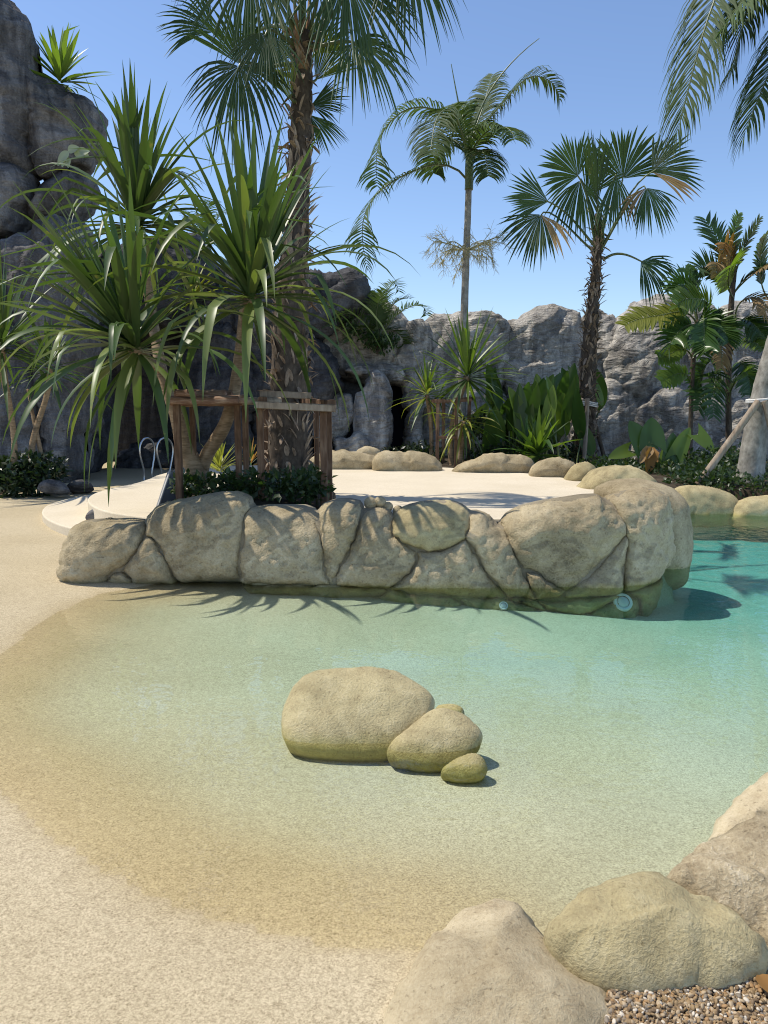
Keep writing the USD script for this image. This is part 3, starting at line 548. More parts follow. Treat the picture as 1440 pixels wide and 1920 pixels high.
cliff = thing('rock_cliff', 'tall dark rock cliff at the left edge reaching out of the picture', 'cliff', (-8.5, 16, 0))
left = [
 ([(-70, -90), (0, -30), (8, 14), (34, 38), (56, 76), (70, 160), (77, 200), (62, 262), (56, 322), (20, 314), (-70, 300)], 15.6, .9, .9),
 ([(-70, 300), (20, 308), (60, 322), (66, 372), (56, 402), (40, 434), (0, 446), (-70, 440)], 15.5, .8, .6),
 ([(74, 176), (96, 164), (130, 166), (166, 182), (184, 214), (182, 272), (152, 322), (112, 342), (74, 350), (62, 310), (74, 230)], 15.9, .8, .8),
 ([(64, 356), (106, 342), (146, 326), (164, 350), (158, 400), (120, 424), (70, 420), (60, 392)], 15.9, .8, .6),
 ([(0, 452), (50, 430), (110, 418), (154, 428), (168, 500), (174, 600), (168, 700), (162, 800), (160, 900), (118, 912), (90, 820), (60, 700), (20, 560)], 15.3, .8, .8),
 ([(-70, 440), (0, 448), (22, 560), (64, 700), (98, 820), (116, 915), (60, 930), (-70, 930)], 15.1, .8, .9)]
for i, (o, Y, fr, R) in enumerate(left):
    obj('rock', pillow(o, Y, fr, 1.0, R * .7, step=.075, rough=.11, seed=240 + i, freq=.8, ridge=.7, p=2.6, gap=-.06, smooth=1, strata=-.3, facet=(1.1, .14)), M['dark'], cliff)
obj('core', join([block(-12, -6.9, 15.9, 18, -.2, 5.6), block(-12, -7.7, 15.9, 18, 5.5, 9.2)]), M['dark'], cliff, smooth=False)
cave = thing('cave_rock', 'shaded rock mass with a dark cave behind the pandanus and planter', 'rock formation', (-4.5, 18.5, 0))
cv = [
 ([(160, 520), (200, 470), (260, 446), (330, 424), (376, 430), (400, 486), (404, 560), (360, 610), (250, 620), (170, 600)], 18.4, .9, .9),
 ([(380, 520), (420, 500), (500, 500), (560, 510), (566, 600), (520, 650), (420, 650), (384, 600)], 18.8, .9, .9),
 ([(540, 540), (580, 520), (630, 512), (660, 506), (690, 530), (692, 580), (650, 620), (590, 640), (546, 610)], 19.4, .9, .7),
 ([(640, 530), (650, 512), (668, 508), (680, 522), (676, 540), (650, 548)], 19.1, .35, .2),
 ([(350, 620), (420, 600), (470, 640), (480, 740), (470, 890), (345, 890), (336, 760)], 18.4, .9, .8),
 ([(460, 640), (540, 620), (610, 640), (640, 700), (640, 760), (590, 780), (580, 890), (470, 890)], 18.9, .8, .8),
 ([(160, 600), (200, 600), (210, 660), (190, 720), (186, 800), (192, 890), (150, 900), (156, 760)], 17.4, .7, .4),
 ([(230, 830), (300, 815), (345, 830), (350, 885), (225, 888)], 18.6, .6, .5)]
for i, (o, Y, fr, R) in enumerate(cv):
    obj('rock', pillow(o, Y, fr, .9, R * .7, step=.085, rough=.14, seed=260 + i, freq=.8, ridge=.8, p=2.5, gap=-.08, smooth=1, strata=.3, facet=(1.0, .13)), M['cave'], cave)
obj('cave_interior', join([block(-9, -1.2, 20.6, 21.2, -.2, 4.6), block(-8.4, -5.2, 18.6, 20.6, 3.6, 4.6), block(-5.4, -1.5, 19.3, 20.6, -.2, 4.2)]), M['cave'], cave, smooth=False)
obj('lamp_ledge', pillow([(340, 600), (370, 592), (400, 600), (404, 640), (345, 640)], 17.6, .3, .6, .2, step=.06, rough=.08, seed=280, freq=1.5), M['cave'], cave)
t = thing('garden_lamp', 'small white dome lamp on the shaded rock behind the pandanus', 'lamp', at(378, 594, 17.5))
C = at(378, 594, 17.5)
m = trimesh.creation.revolve(np.array([(.0, .11), (.06, .10), (.11, .06), (.125, .0), (.11, -.01), (0, -.01)]), sections=20); m.apply_translation(C); obj('shade', m, M['white'], t, smooth=40)
obj('stem', tube([C - V(0, 0, .2), C], .03), M['panel'], t)

# ------------------------------------------------------------------ leaf builders
def strap(base, d, L, w, droop=.5, fold=.35, segs=9, tip=.35, twist=0.0, kink=None, side=None):
    """a long pleated leaf that leaves base along d and bends over under its weight"""
    d = unit(d); p = np.asarray(base, float).copy(); ds = L / segs
    s = side if side is not None else np.cross(d, UP)
    s = unit(s) if np.linalg.norm(s) > .05 else unit(V(1, .3, 0)); vs = []
    for i in range(segs + 1):
        q = i / segs
        ww = w * (min(1, .55 + q * 2.2) if q < .3 else (1 - max(0, (q - tip) / (1 - tip)) ** 1.8))
        s = unit(s - d * (s @ d)); n = np.cross(s, d)
        c, sn = math.cos(twist * q), math.sin(twist * q); s2 = s * c + n * sn; n2 = n * c - s * sn
        h = ww / 2
        vs += [p - s2 * h + n2 * h * fold, p, p + s2 * h + n2 * h * fold] if i < segs else [p - s2 * .001, p, p + s2 * .001]
        g = droop * (q ** 1.5) * 2.5 / segs
        if kink is not None and abs(q - kink) < .5 / segs: g += .9
        d = unit(d + V(0, 0, -1) * g); p = p + d * ds
    f = []
    for i in range(segs):
        a = i * 3; f += [(a, a+1, a+4), (a, a+4, a+3), (a+1, a+2, a+5), (a+1, a+5, a+4)]
    return np.array(vs), np.array(f)
def rosette(parent, C, n, L, w, seed, mat_, elev=(-35, 85), droop=(.2, .9), axis=UP, name='leaf', fold=.35, kinks=.15, segs=9, bias=1.0, r0=.05, dry=0, azr=None, mats=None):
    rg = np.random.default_rng(seed); A = unit(axis); X1 = unit(np.cross(A, V(0, 1, .1))); Y1 = np.cross(A, X1)
    for i in range(n):
        q = (i + .5) / n; el = math.radians(elev[0] + (elev[1] - elev[0]) * q ** bias + rg.normal(0, 6)); a = i * 2.39996 + rg.normal(0, .25)
        if azr is not None: a = azr[0] + (azr[1] - azr[0]) * rg.random()
        d = (X1 * math.cos(a) + Y1 * math.sin(a)) * math.cos(el) + A * math.sin(el)
        LL = (L[0] + (L[1] - L[0]) * rg.random()); dr = droop[1] + (droop[0] - droop[1]) * q ** .8 + rg.normal(0, .12)
        k = rg.uniform(.45, .7) if rg.random() < kinks else None
        mm = M['dry'] if i < dry else (M[mats[int(rg.integers(len(mats)))]] if mats else mat_)
        obj(name, strap(C + d * r0 + A * (q - .5) * .15, d, LL, w * rg.uniform(.8, 1.15), max(.02, dr), fold, segs, twist=rg.normal(0, .35), kink=k), mm, parent)
def fan(parent, base, hub, tip, R, spread=95, n=34, normal=None, droop=.25, seed=0, mt='fan', fused=.57, dryside=0, pet_r=.018, sag=.0, cup=.1):
    """a palm fan: petiole from base to hub, pleated segments spread about the direction hub > tip"""
    rg = np.random.default_rng(seed); T = unit(tip - hub)
    N = unit(normal if normal is not None else V(.1, -1, .35)); N = N - T * (N @ T)
    N = unit(N) if np.linalg.norm(N) > .1 else unit(np.cross(T, V(1, 0, 0))); S = np.cross(N, T)
    da = math.radians(2 * spread / n); ms = []; md = []
    rr = np.array([.03, .2, .38, fused, fused + (1 - fused) * .35, fused + (1 - fused) * .7, 1.0])
    for i in range(n):
        a = math.radians(-spread + 2 * spread * (i + .5) / n) + rg.normal(0, .012); len_ = R * (.78 + .22 * math.cos(a * .75)) * (rg.uniform(.86, 1.06) if rg.random() > .08 else rg.uniform(.55, .8))
        dirn = T * math.cos(a) + S * math.sin(a); sd = -T * math.sin(a) + S * math.cos(a); off = rg.normal(0, .09) * R
        dr = droop * 1.15 * rg.uniform(.5, 1.5) + .03; vs = []
        for q in rr:
            r = q * len_; hw = r * math.tan(da / 2) * 1.02 if q <= fused else fused * len_ * math.tan(da / 2) * (1 - ((q - fused) / (1 - fused)) ** 1.6) + .001
            p = hub + dirn * r + N * (cup * R * q * q * abs(math.sin(a)) + (off * max(0, q - fused))) + V(0, 0, -1) * (dr * R * max(0, q - .35) ** 2 * 1.8)
            pl = hw * .55
            vs += [p - sd * hw - N * pl, p + N * pl, p + sd * hw - N * pl]
        f = []
        for k in range(len(rr) - 1):
            b0 = k * 3; f += [(b0, b0+1, b0+4), (b0, b0+4, b0+3), (b0+1, b0+2, b0+5), (b0+1, b0+5, b0+4)]
        (md if (dryside and ((i < dryside) if dryside > 0 else (i >= n + dryside))) else ms).append((np.array(vs), np.array(f)))
    fr = obj('frond', join(ms), M[mt], parent)
    if md: obj('dry_segments', join(md), M['dry'], fr)
    mid = (base + hub) / 2 + V(0, 0, sag) + (hub - base)[2] * V(0, 0, .12)
    obj('petiole', tube(spline([base, mid, hub, hub + T * R * .08], 10), np.linspace(pet_r * 1.5, pet_r * .7, 10), 6), M['petiole'], fr)
def feather(parent, pts, leaf=.4, w=.03, n=46, mt='feather', hang=.9, seed=0, r=.016, start=.18, side=None, fwd=.55, segs=4, both=True, name='frond', drymix=0.0, taper=True, vee=0.25):
    """a palm feather: midrib through pts, leaflets on both sides that hang by their weight"""
    rg = np.random.default_rng(seed); P = spline(pts, 60); T = np.gradient(P, axis=0); T /= np.linalg.norm(T, axis=1)[:, None]
    ms = []
    for i in range(n):
        q = start + (1 - start) * (i + .5) / n; j = q * 59; j0 = int(j); p = P[j0] + (P[min(59, j0 + 1)] - P[j0]) * (j - j0); t = T[j0]
        s = np.cross(t, UP) if side is None else np.asarray(side, float); s = s - t * (s @ t)
        s = unit(s) if np.linalg.norm(s) > .1 else V(1, 0, 0); up = np.cross(s, t)
        up = up if up[2] > 0 or abs(up[2]) < .2 else -up
        for sg in ((-1, 1) if both else (1,)):
            env = (math.sin(math.pi * min(1, .22 + .62 * (q - start) / (1 - start))) if taper else 1)
            L = leaf * env * rg.uniform(.85, 1.1)
            d = unit(s * sg + t * fwd * rg.uniform(.7, 1.3) + up * vee * rg.uniform(.3, 1.2))
            ms.append(strap(p + t * rg.normal(0, .006), d, L, w * rg.uniform(.8, 1.15), hang * rg.uniform(.75, 1.25), .3, segs, tip=.3, side=np.cross(d, up)))
    fr = obj(name, join(ms), M[mt], parent)
    obj('midrib', tube(P[::4], np.linspace(r, r * .25, len(P[::4])), 5), M['petiole'], fr)
    return fr
def paddle(base, tip, w, n=None, droop=.15, fold=.25, segs=10, heart=0.0, wave=.0):
    """a broad leaf blade with a midrib fold; heart > 0 gives it two back lobes"""
    T = unit(tip - base); L = np.linalg.norm(tip - base); N = unit(n if n is not None else V(0, -1, .4)); N = unit(N - T * (N @ T)); S = np.cross(N, T); vs = []
    for i in range(segs + 1):
        q = i / segs; c = base + T * L * q - UP * droop * L * q * q
        ww = w / 2 * (math.sin(math.pi * (q * .97 + .015) ** .72) ** .75 if not heart else max(.0, 1 - (q * 1.0) ** 1.7) ** .75) + .001
        for e in (-1, -.5, 0, .5, 1):
            back = heart * L * (abs(e) ** 1.5) * max(0, 1 - q * 2.2)
            vs.append(c + S * ww * e + N * (ww * abs(e) * fold + wave * ww * math.sin(q * 23 + e * 3) * abs(e)) - T * back)
    f = []
    for i in range(segs):
        for e in range(4):
            a = i * 5 + e; f += [(a, a+1, a+6), (a, a+6, a+5)]
    return np.array(vs), np.array(f)
def leaf_cloud(C, rad, n, size, seed, elong=2.2, upb=.3):
    rg = np.random.default_rng(seed); ms = []; C = np.atleast_2d(C)
    for i in range(n):
        c = C[rg.integers(len(C))]; r = rg.normal(0, 1, 3); r = r / np.linalg.norm(r) * rg.random() ** .4
        p = c + r * rad; p[2] = max(p[2], c[2] - rad[2] * .8); d = unit(rg.normal(0, 1, 3) + r * .8 + UP * upb); s = size * rg.uniform(.6, 1.3)
        nn = unit(rg.normal(0, .6, 3) + UP); b = unit(np.cross(d, nn)); nn = np.cross(b, d)
        ms.append((np.array([p, p + d*s*.5*elong*.5 + b*s*.28 + nn*s*.06, p + d*s*elong*.5*.55, p + d*s*.5*elong*.5 - b*s*.28 + nn*s*.06, p + d*s*elong*.5 - nn*s*.1]), np.array([(0, 1, 2), (0, 2, 3), (1, 4, 2), (2, 4, 3)])))
    return join(ms)
def boots(path, r, n, seed, L=.16, w=.05, out=.6, ntop=1.0):
    """the dead leaf bases that clothe a palm trunk"""
    rg = np.random.default_rng(seed); P = spline(path, 80); ms = []
    rr = np.interp(np.linspace(0, 1, 80), np.linspace(0, 1, len(r)), r)
    for i in range(n):
        j = int(79 * (i + rg.random()) / n * ntop); a = i * 2.39996 + rg.normal(0, .2); d = V(math.cos(a), math.sin(a), 0)
        b = P[j] + d * rr[j] * .92
        ms.append(strap(b, unit(d * out * rg.uniform(.3, 1.3) + UP * rg.choice([1, 1, .5, -.4]) + rg.normal(0, .45, 3)), L * rg.uniform(.5, 1.4), w * rg.uniform(.6, 1.3), rg.uniform(0, .5), .5, 4, tip=.6))
    return join(ms)
# ------------------------------------------------------------------ the planter: pandanus, fan palm, frames
bed('planter_soil', [V(-2.4, 7.75), V(-1.6, 7.6), V(-.75, 7.6), V(-.6, 8.2), V(-.6, 9.9), V(-1.1, 10.4), V(-2.2, 10.3), V(-2.55, 9.0)], DZ + .04, .2, 5)
PY = 9.1
pd = thing('pandanus', 'large three headed pandanus with drooping strap leaves in the planter', 'pandanus', (-2.6, PY + .2, DZ))
fork = at(378, 868, PY + .2)
def trunk(parent, pts, r, mt, name='trunk', n=12, jit=.08, seed=0, m=40):
    P = spline(pts, m); return obj(name, tube(P, np.interp(np.linspace(0, 1, m), np.linspace(0, 1, len(r)), r), n, jitter=jit, seed=seed), M[mt], parent)
HA, HB, HC = at(252, 652, 7.6), at(258, 420, 9.3), at(472, 556, 7.9)
trunk(pd, [at(384, 930, PY + .2) - V(0, 0, .1), at(374, 892, PY + .2), at(348, 845, PY + .1), at(334, 790, PY), at(310, 720, PY), at(296, 660, PY + .2), at(280, 560, PY + .5), HB - V(0, 0, .1)], [.15, .125, .085, .068, .064, .06, .055, .06], 'trunk_tan')
trunk(pd, [fork - V(0, 0, .08), at(392, 846, PY + .15), at(420, 800, PY), at(440, 730, PY), at(452, 650, PY - .1), HC - V(0, 0, .05)], [.085, .08, .07, .066, .07, .085], 'trunk_tan')
trunk(pd, [at(300, 690, PY), at(272, 672, 8.2), HA], [.06, .06, .07], 'trunk_tan')
for H_, ax, k_, sd in ((HC, V(.10, -.05, 1), 1.0, 11), (HA, V(-.55, -.15, 1), .95, 12), (HB, V(.0, 0, 1), .95, 13)):
    rosette(pd, H_, 46, (1.15 * k_, 1.85 * k_), .092, sd, M['pandan'], elev=(48, 88), droop=(.15, .8), kinks=.22, segs=10, axis=ax)
    rosette(pd, H_, 54, (1.2 * k_, 1.95 * k_), .09, sd + 50, M['pandan'], elev=(-25, 50), droop=(1.3, 2.7), kinks=.18, segs=11, axis=ax, mats=['pandan', 'pandan', 'pandanlight'])

CY = 10.3
cp = thing('fan_palm', 'tall shaggy fan palm rising from the planter behind the wooden frames', 'palm tree', (-1.4, CY, DZ))
cpath = [at(543, 935, CY), at(541, 800, CY), at(548, 560, CY), at(560, 330, CY), at(566, 150, CY), at(568, 60, CY)]
trunk(cp, cpath, [.27, .25, .22, .16, .13, .11], 'trunk_dark', n=14, jit=.15)
obj('leaf_bases', boots(cpath, [.30, .27, .24, .17, .14, .11], 620, 21, .19, .05, .3), M['boot'], cp, kind='stuff')
crown = at(567, 80, CY)
for i, (x, y) in enumerate([(548, -40), (560, -60), (572, -70), (584, -40), (566, -20)]):
    obj('spear', tube(spline([at(564 + i * 2, 130, CY - .1), at(x, y, CY - .1 + .1 * i)], 6), [.035, .032, .028, .024, .02, .016], 6), M['petiole_brown'], cp)
cf = [  # hub, depth change, tip, radius px, spread, droop, material, normal
 ((448, 124), -.3, (436, 225), 112, 105,   .55, 'fan', (0, -1, .8)), ((452, 122), .0, (422, 25), 118, 48, .1, 'fan', (.2, -1, .3)),
 ((512, 128), .5, (520, 25), 112, 55, .1, 'fan', (-.2, -1, .2)), ((546, 186), -.2, (522, 118), 78, 38, .05, 'fanlight', (.5, -1, .2)),
 ((662, 80), -.3, (742, 128), 112, 92, .55, 'fan', (.1, -1, .9)), ((583, 198), .1, (645, 180), 76, 55, .15, 'fan', (0, -1, .5)),
 ((580, 215), .2, (617, 262), 78, 45, .2, 'fan', (.3, -1, .5)), ((650, -40), -.4, (712, 62), 140, 88, .5, 'fan', (.1, -1, .9)),
 ((470, -60), -.3, (450, 60), 130, 75, .4, 'fan', (-.1, -1, .9)), ((592, 100), .6, (640, 35), 88, 50, .1, 'fan', (0, -1, .3)),
 ((592, 150), .3, (640, 70), 95, 40, .05, 'fanlight', (.4, -1, .2)), ((760, -90), -.2, (800, 30), 120, 80, .5, 'fan', (.2, -1, .9)),
 ((500, 60), -.5, (470, 150), 90, 70, .4, 'fan', (0, -1, .7)), ((560, -160), -.8, (540, -40), 130, 85, .5, 'fan', (0, -.8, 1)),
 ((420, -140), .8, (330, -40), 130, 85, .4, 'fan', (-.4, -.6, 1)), ((700, -190), 1.0, (790, -120), 130, 85, .4, 'fan', (.4, -.3, 1)),
 ((560, -260), 1.2, (560, -380), 130, 85, .2, 'fan', (0, -.6, 1)), ((470, -220), -1.0, (400, -300), 125, 80, .2, 'fan', (-.3, -.5, 1)), ((650, -230), -1.0, (720, -310), 125, 80, .2, 'fan', (.3, -.5, 1)),
 ((400, 60), 1.0, (350, 20), 110, 60, .3, 'fan', (-.3, -1, .6))]
for i, (h, dy, tp, R, sp, dr, mt, nn) in enumerate(cf):
    bs = V(*crown) if h[1] < 90 else at(563, h[1] + 10, CY)
    fan(cp, bs, at(*h, CY + dy), at(*tp, CY + dy - .15), px_size(R, CY), sp, int(sp * .4) + 6, np.array(nn, float), dr, 300 + i, mt, pet_r=.02)

def beam(p0, p1, w, h, seed, jit=.1):
    """a rough sawn timber with worn edges"""
    P = np.linspace(p0, p1, 9); T = unit(np.asarray(p1) - p0); a = np.cross(T, UP) if abs(T[2]) < .8 else V(1, 0, 0); a = unit(a); b = np.cross(a, T)
    rg = np.random.default_rng(seed); prof = np.array([(-1, -.8), (-.8, -1), (.8, -1), (1, -.8), (1, .8), (.8, 1), (-.8, 1), (-1, .8)]); vs = []
    for i, q in enumerate(P):
        j = 1 + rg.normal(0, jit * .4, (8, 1)); k = prof * j * [w / 2, h / 2]; vs.append(q + k[:, :1] * a + k[:, 1:] * b)
    v = np.vstack(vs + [[p0], [p1]]); f = []
    for i in range(8):
        for k in range(8): a0, a1 = i*8+k, i*8+(k+1) % 8; f += [(a0, a1, a1+8), (a0, a1+8, a0+8)]
    for k in range(8): f += [(72, (k+1) % 8, k), (73, 64+k, 64+(k+1) % 8)]
    return v, np.array(f)
fl = thing('timber_frame', 'wooden frame with rough logs on top around the pandanus trunk', 'wooden frame', at(390, 930, 9.9))
G = DZ + .05
def post(par, px, ytop, ybot, Y, w, seed, name='post'):
    a = at(px, ytop, Y); obj(name, beam(V(a[0], a[1], G), a, w, w * 1.05, seed), M['wood'], par, smooth=30)
post(fl, 331, 756, 0, 8.1, 0.070, 1); post(fl, 445, 760, 0, 8.3, 0.064, 2); post(fl, 459, 750, 0, 9.0, 0.066, 3); post(fl, 360, 756, 0, 9.2, 0.061, 4)
rg = np.random.default_rng(5)
for i in range(7):
    y0 = 8.0 + i * .18; zt = at(400, 757, 8.2)[2]; xa, xb = at(322, 757, y0)[0] + rg.normal(0, .04), at(459, 757, y0)[0] + rg.normal(0, .05)
    p0, p1 = V(xa, y0, zt + .035 + rg.normal(0, .01)), V(xb, y0 + rg.normal(0, .04), zt + .03 + rg.normal(0, .012))
    obj('log', tube(spline([p0, (p0 + p1) / 2 + rg.normal(0, .012, 3), p1], 8), rg.uniform(.04, .055), 9, jitter=.25, seed=i), M['log'], fl)
for i in range(5):
    y0 = 8.0 + i * .2; zt = at(400, 742, 8.2)[2]; xa = at(322 + rg.uniform(0, 15), 742, y0)[0]; xb = at(380 + rg.uniform(-20, 60), 742, y0)[0]
    p0, p1 = V(xa, y0, zt + .02), V(xb, y0 + rg.normal(0, .05), zt + .015)
    obj('log', tube(spline([p0, (p0 + p1) / 2 + rg.normal(0, .012, 3), p1], 8), rg.uniform(.035, .05), 9, jitter=.25, seed=i + 20), M['log'], fl)
fr = thing('timber_frame', 'four legged wooden frame braced round the fan palm trunk', 'wooden frame', at(555, 940, 10))
post(fr, 487, 762, 0, 8.1, 0.067, 6); post(fr, 498, 758, 0, 10.6, 0.070, 7); post(fr, 606, 766, 0, 8.1, 0.072, 8); post(fr, 616, 762, 0, 8.35, 0.066, 9); post(fr, 593, 756, 0, 10.7, 0.070, 18)
a, b = at(478, 759, 8.03), at(630, 766, 8.03); obj('beam', beam(a, b, .10, .075, 10), M['pole'], fr, smooth=30)
a, b = at(488, 738, 8.5), at(583, 742, 8.5); obj('beam', beam(a, b, .08, .07, 11), M['pole'], fr, smooth=30)
a, b = at(455, 752, 8.2), at(526, 752, 8.4); obj('beam', tube(spline([a, b], 6), .042, 9, jitter=.1), M['pole'], fr)
a, b = at(560, 751, 10.6), at(622, 756, 8.15); obj('beam', beam(a, b, .09, .07, 12), M['wood'], fr, smooth=30)
a, b = at(492, 751, 8.15), at(505, 750, 10.6); obj('beam', beam(a, b, .09, .07, 13), M['wood'], fr, smooth=30)
# leaning panel
sp = thing('leaning_panel', 'dark grey flat panel leaning against the left side of the planter', 'panel', at(305, 945, 9.3))
c = [at(297, 948, 8.45), at(328, 942, 8.75), at(346, 876, 9.1), at(318, 884, 8.8)]
n = unit(np.cross(c[1] - c[0], c[3] - c[0])); n = n if n[2] > 0 else -n
obj('board', (np.array(c + [p - n * .03 for p in c]), np.array([(0, 1, 2, 3), (7, 6, 5, 4), (0, 4, 5, 1), (1, 5, 6, 2), (2, 6, 7, 3), (3, 7, 4, 0)])), M['panel'], sp, smooth=False)
obj('edge_strip', tube([c[0] + n * .004, c[3] + n * .004], .014, 6), M['panel_edge'], sp)
pts = np.array([at(x, y, Y) for x, y, Y in [(350, 915, 8.3), (395, 918, 8.1), (430, 912, 8.2), (470, 912, 8.1), (520, 914, 8.0), (560, 916, 8.0), (590, 914, 8.1), (350, 915, 9.0), (440, 902, 9.2), (520, 902, 9.4), (595, 902, 9.2), (570, 905, 8.8), (480, 905, 8.8)]])
obj('planter_shrub', leaf_cloud(pts, V(.17, .22, .15), 2100, .085, 31), M['shrub'], label='dark glossy leafy ground cover filling the planter around the trunks', cat='shrub', kind='stuff')
yp = thing('yellow_bromeliad', 'bright yellow green spiky plant on the deck behind the pandanus trunk', 'plant', at(412, 885, 12.6))
rosette(yp, at(412, 880, 12.6), 46, (.32, .5), .045, 33, M['yellowleaf'], elev=(5, 80), droop=(.2, .7), segs=6)
yq = thing('small_spiky_plant', 'small reddish green spiky plant between the posts on the deck edge', 'plant', at(470, 880, 12.8))
rosette(yq, at(470, 868, 12.8), 22, (.25, .4), .03, 34, M['shrub'], elev=(10, 80), droop=(.1, .5), segs=5, mats=['shrub', 'dryorange'])

# ------------------------------------------------------------------ left side plants
lp = thing('slender_pandanus', 'slender pandanus on thin bare stems at the left picture edge', 'pandanus', at(20, 880, 12.6))
h1, h2 = at(2, 650, 12.4), at(92, 690, 13.2)
trunk(lp, [at(22, 890, 12.6), at(24, 800, 12.6), at(10, 720, 12.5), h1], [.05, .045, .05, .06], 'trunk_tan')
trunk(lp, [at(66, 890, 13), at(72, 790, 13.1), at(88, 740, 13.2), h2], [.06, .05, .045, .05], 'trunk_tan')
trunk(lp, [at(84, 880, 13), at(66, 800, 13.1), at(52, 730, 13.3)], [.04, .035, .02], 'trunk_tan')
rosette(lp, h1, 60, (1.0, 1.6), .075, 41, M['pandan'], elev=(-40, 86), droop=(.1, .8), segs=9)
rosette(lp, h2, 40, (.8, 1.3), .065, 42, M['pandan'], elev=(-40, 80), droop=(.2, .9), segs=8)
pts = np.array([at(x, y, Y) for x, y, Y in [(10, 885, 12.7), (50, 880, 12.8), (90, 880, 13), (30, 905, 12.5), (75, 900, 12.6), (-30, 890, 12.6)]])
obj('cliff_shrub', leaf_cloud(pts, V(.33, .3, .28), 2400, .11, 43), M['darkshrub'], label='dark low shrub at the foot of the left cliff', cat='shrub', kind='stuff')
tp = thing('agave', 'bright green spiky agave growing on top of the left cliff', 'agave', at(112, 162, 15.7))
rosette(tp, at(112, 150, 15.7), 40, (.6, 1.15), .10, 44, M['lime'], elev=(5, 84), droop=(.02, .35), segs=7, kinks=.04)
rosette(tp, at(130, 160, 15.6), 8, (.5, .8), .05, 45, M['lime'], elev=(-30, 10), droop=(.5, .9), segs=7)
pl = thing('pale_leaf_sprig', 'sprig of pale grey green leaves on the upper cliff boulder', 'plant', at(140, 290, 14.8))
for i, (x0, y0, x1, y1, w) in enumerate([(128, 284, 108, 306, .16), (128, 284, 148, 272, .16), (140, 290, 168, 278, .18), (126, 292, 116, 310, .12), (128, 296, 128, 312, .10), (150, 280, 166, 290, .13)]):
    obj('leaf', paddle(at(x0, y0, 14.75), at(x1, y1, 14.7), w, V(0, -1, .2)), M['palegreen'], pl)
lf = thing('handrail', 'pair of curved stainless steel pool ladder rails behind the deck steps', 'handrail', at(280, 890, 15.5))
for i, (x0, x1, Y) in enumerate([(264, 292, 15.3), (296, 326, 15.6)]):
    A, B = at(x0, 892, Y), at(x1, 892, Y + .35); H = at(x0, 822, Y)[2]; A[2] = B[2] = .0
    pts = [A, A + V(0, 0, (H - A[2]) * .75)] + [A + (B - A) * (1 - math.cos(t_)) / 2 + V(0, 0, H * .75 + H * .25 * math.sin(t_)) for t_ in np.linspace(.4, math.pi - .4, 6)] + [B + V(0, 0, H * .75), B]
    obj('rail', tube(spline(pts, 40), .022, 10), M['steel'], lf)

# ------------------------------------------------------------------ tall feather palm
TY = 18.2
tp_ = thing('feather_palm', 'tall slim feather palm with a pale dried flower spray on its trunk', 'palm tree', (at(868, 860, TY)[0], TY, .25))
tb = at(866, 860, TY); tb[2] = .2
trunk(tp_, [tb, at(867, 700, TY), at(870, 600, TY), at(875, 460, TY), at(879, 350, TY)], [.11, .10, .09, .08, .072], 'trunk_grey')
trunk(tp_, [at(879, 356, TY), at(880, 310, TY), at(879, 275, TY)], [.095, .10, .07], 'petiole', name='crownshaft', jit=.03)
tf = [
 ([(877, 290), (850, 232), (816, 206), (769, 203), (722, 241), (706, 294), (707, 350)], -.4, .95),
 ([(877, 338), (850, 314), (816, 308), (779, 319), (722, 350), (688, 391), (679, 435), (690, 506)], -.8, .75),
 ([(878, 285), (862, 235), (845, 206), (826, 212), (812, 250), (806, 290)], -1.6, .9),
 ([(880, 292), (897, 247), (929, 208), (966, 166), (997, 143), (1022, 146), (1049, 188)], .2, .85),
 ([(880, 300), (898, 262), (925, 240), (950, 240), (965, 262)], -1.4, .8),
 ([(879, 290), (872, 240), (868, 205), (880, 190), (900, 200)], 1.2, .8),
 ([(880, 310), (896, 282), (908, 290), (915, 330)], -1.2, .7),
 ([(878, 300), (860, 270), (838, 262), (818, 285), (812, 325)], 1.0, .8),
 ([(880, 290), (892, 240), (906, 200), (916, 165), (925, 140)], .9, .7)]
for i, (pp_, dy, lf_) in enumerate(tf):
    m_ = len(pp_); feather(tp_, [at(x, y, TY + dy * k_ / (m_ - 1)) for k_, (x, y) in enumerate(pp_)], leaf=lf_ * .95, w=.042, n=56, hang=1.7, seed=50 + i, r=.028, start=.12, vee=.1)
for x0, y0, x1, y1 in [(860, 195, 846, 120), (898, 212, 1011, 72)]:
    obj('spear', tube(spline([at(878, 280, TY), at(x0, y0, TY), at(x1, y1, TY)], 12), np.linspace(.03, .008, 12), 6), M['petiole'], tp_)
rg = np.random.default_rng(77); ms = []
def twig(p, d, L, r, lev):
    pts = [p]; 
    for k_ in range(4):
        d = unit(d + rg.normal(0, .16, 3) + V(0, 0, -.10)); p = p + d * L / 4; pts.append(p)
    ms.append(tube(np.array(pts), np.linspace(r, r * .5, 5), 4, cap=False))
    if lev:
        for k_ in range(8 if lev > 1 else 10):
            j = rg.integers(1, 5); twig(pts[j], unit(d + rg.normal(0, .65, 3) + V(0, 0, -.1)), L * rg.uniform(.4, .65), r * .5, lev - 1)
C = at(874, 468, TY)
for k_ in range(13):
    a = k_ * 2 * math.pi / 13 + .2; twig(C + V(math.cos(a), math.sin(a), 0) * .09, unit(V(math.cos(a), math.sin(a) * .8, rg.uniform(-.3, .75))), rg.uniform(.5, .7), .015, 2)
obj('flower_spray', join(ms), M['straw'], tp_, label='pale dried flower spray')

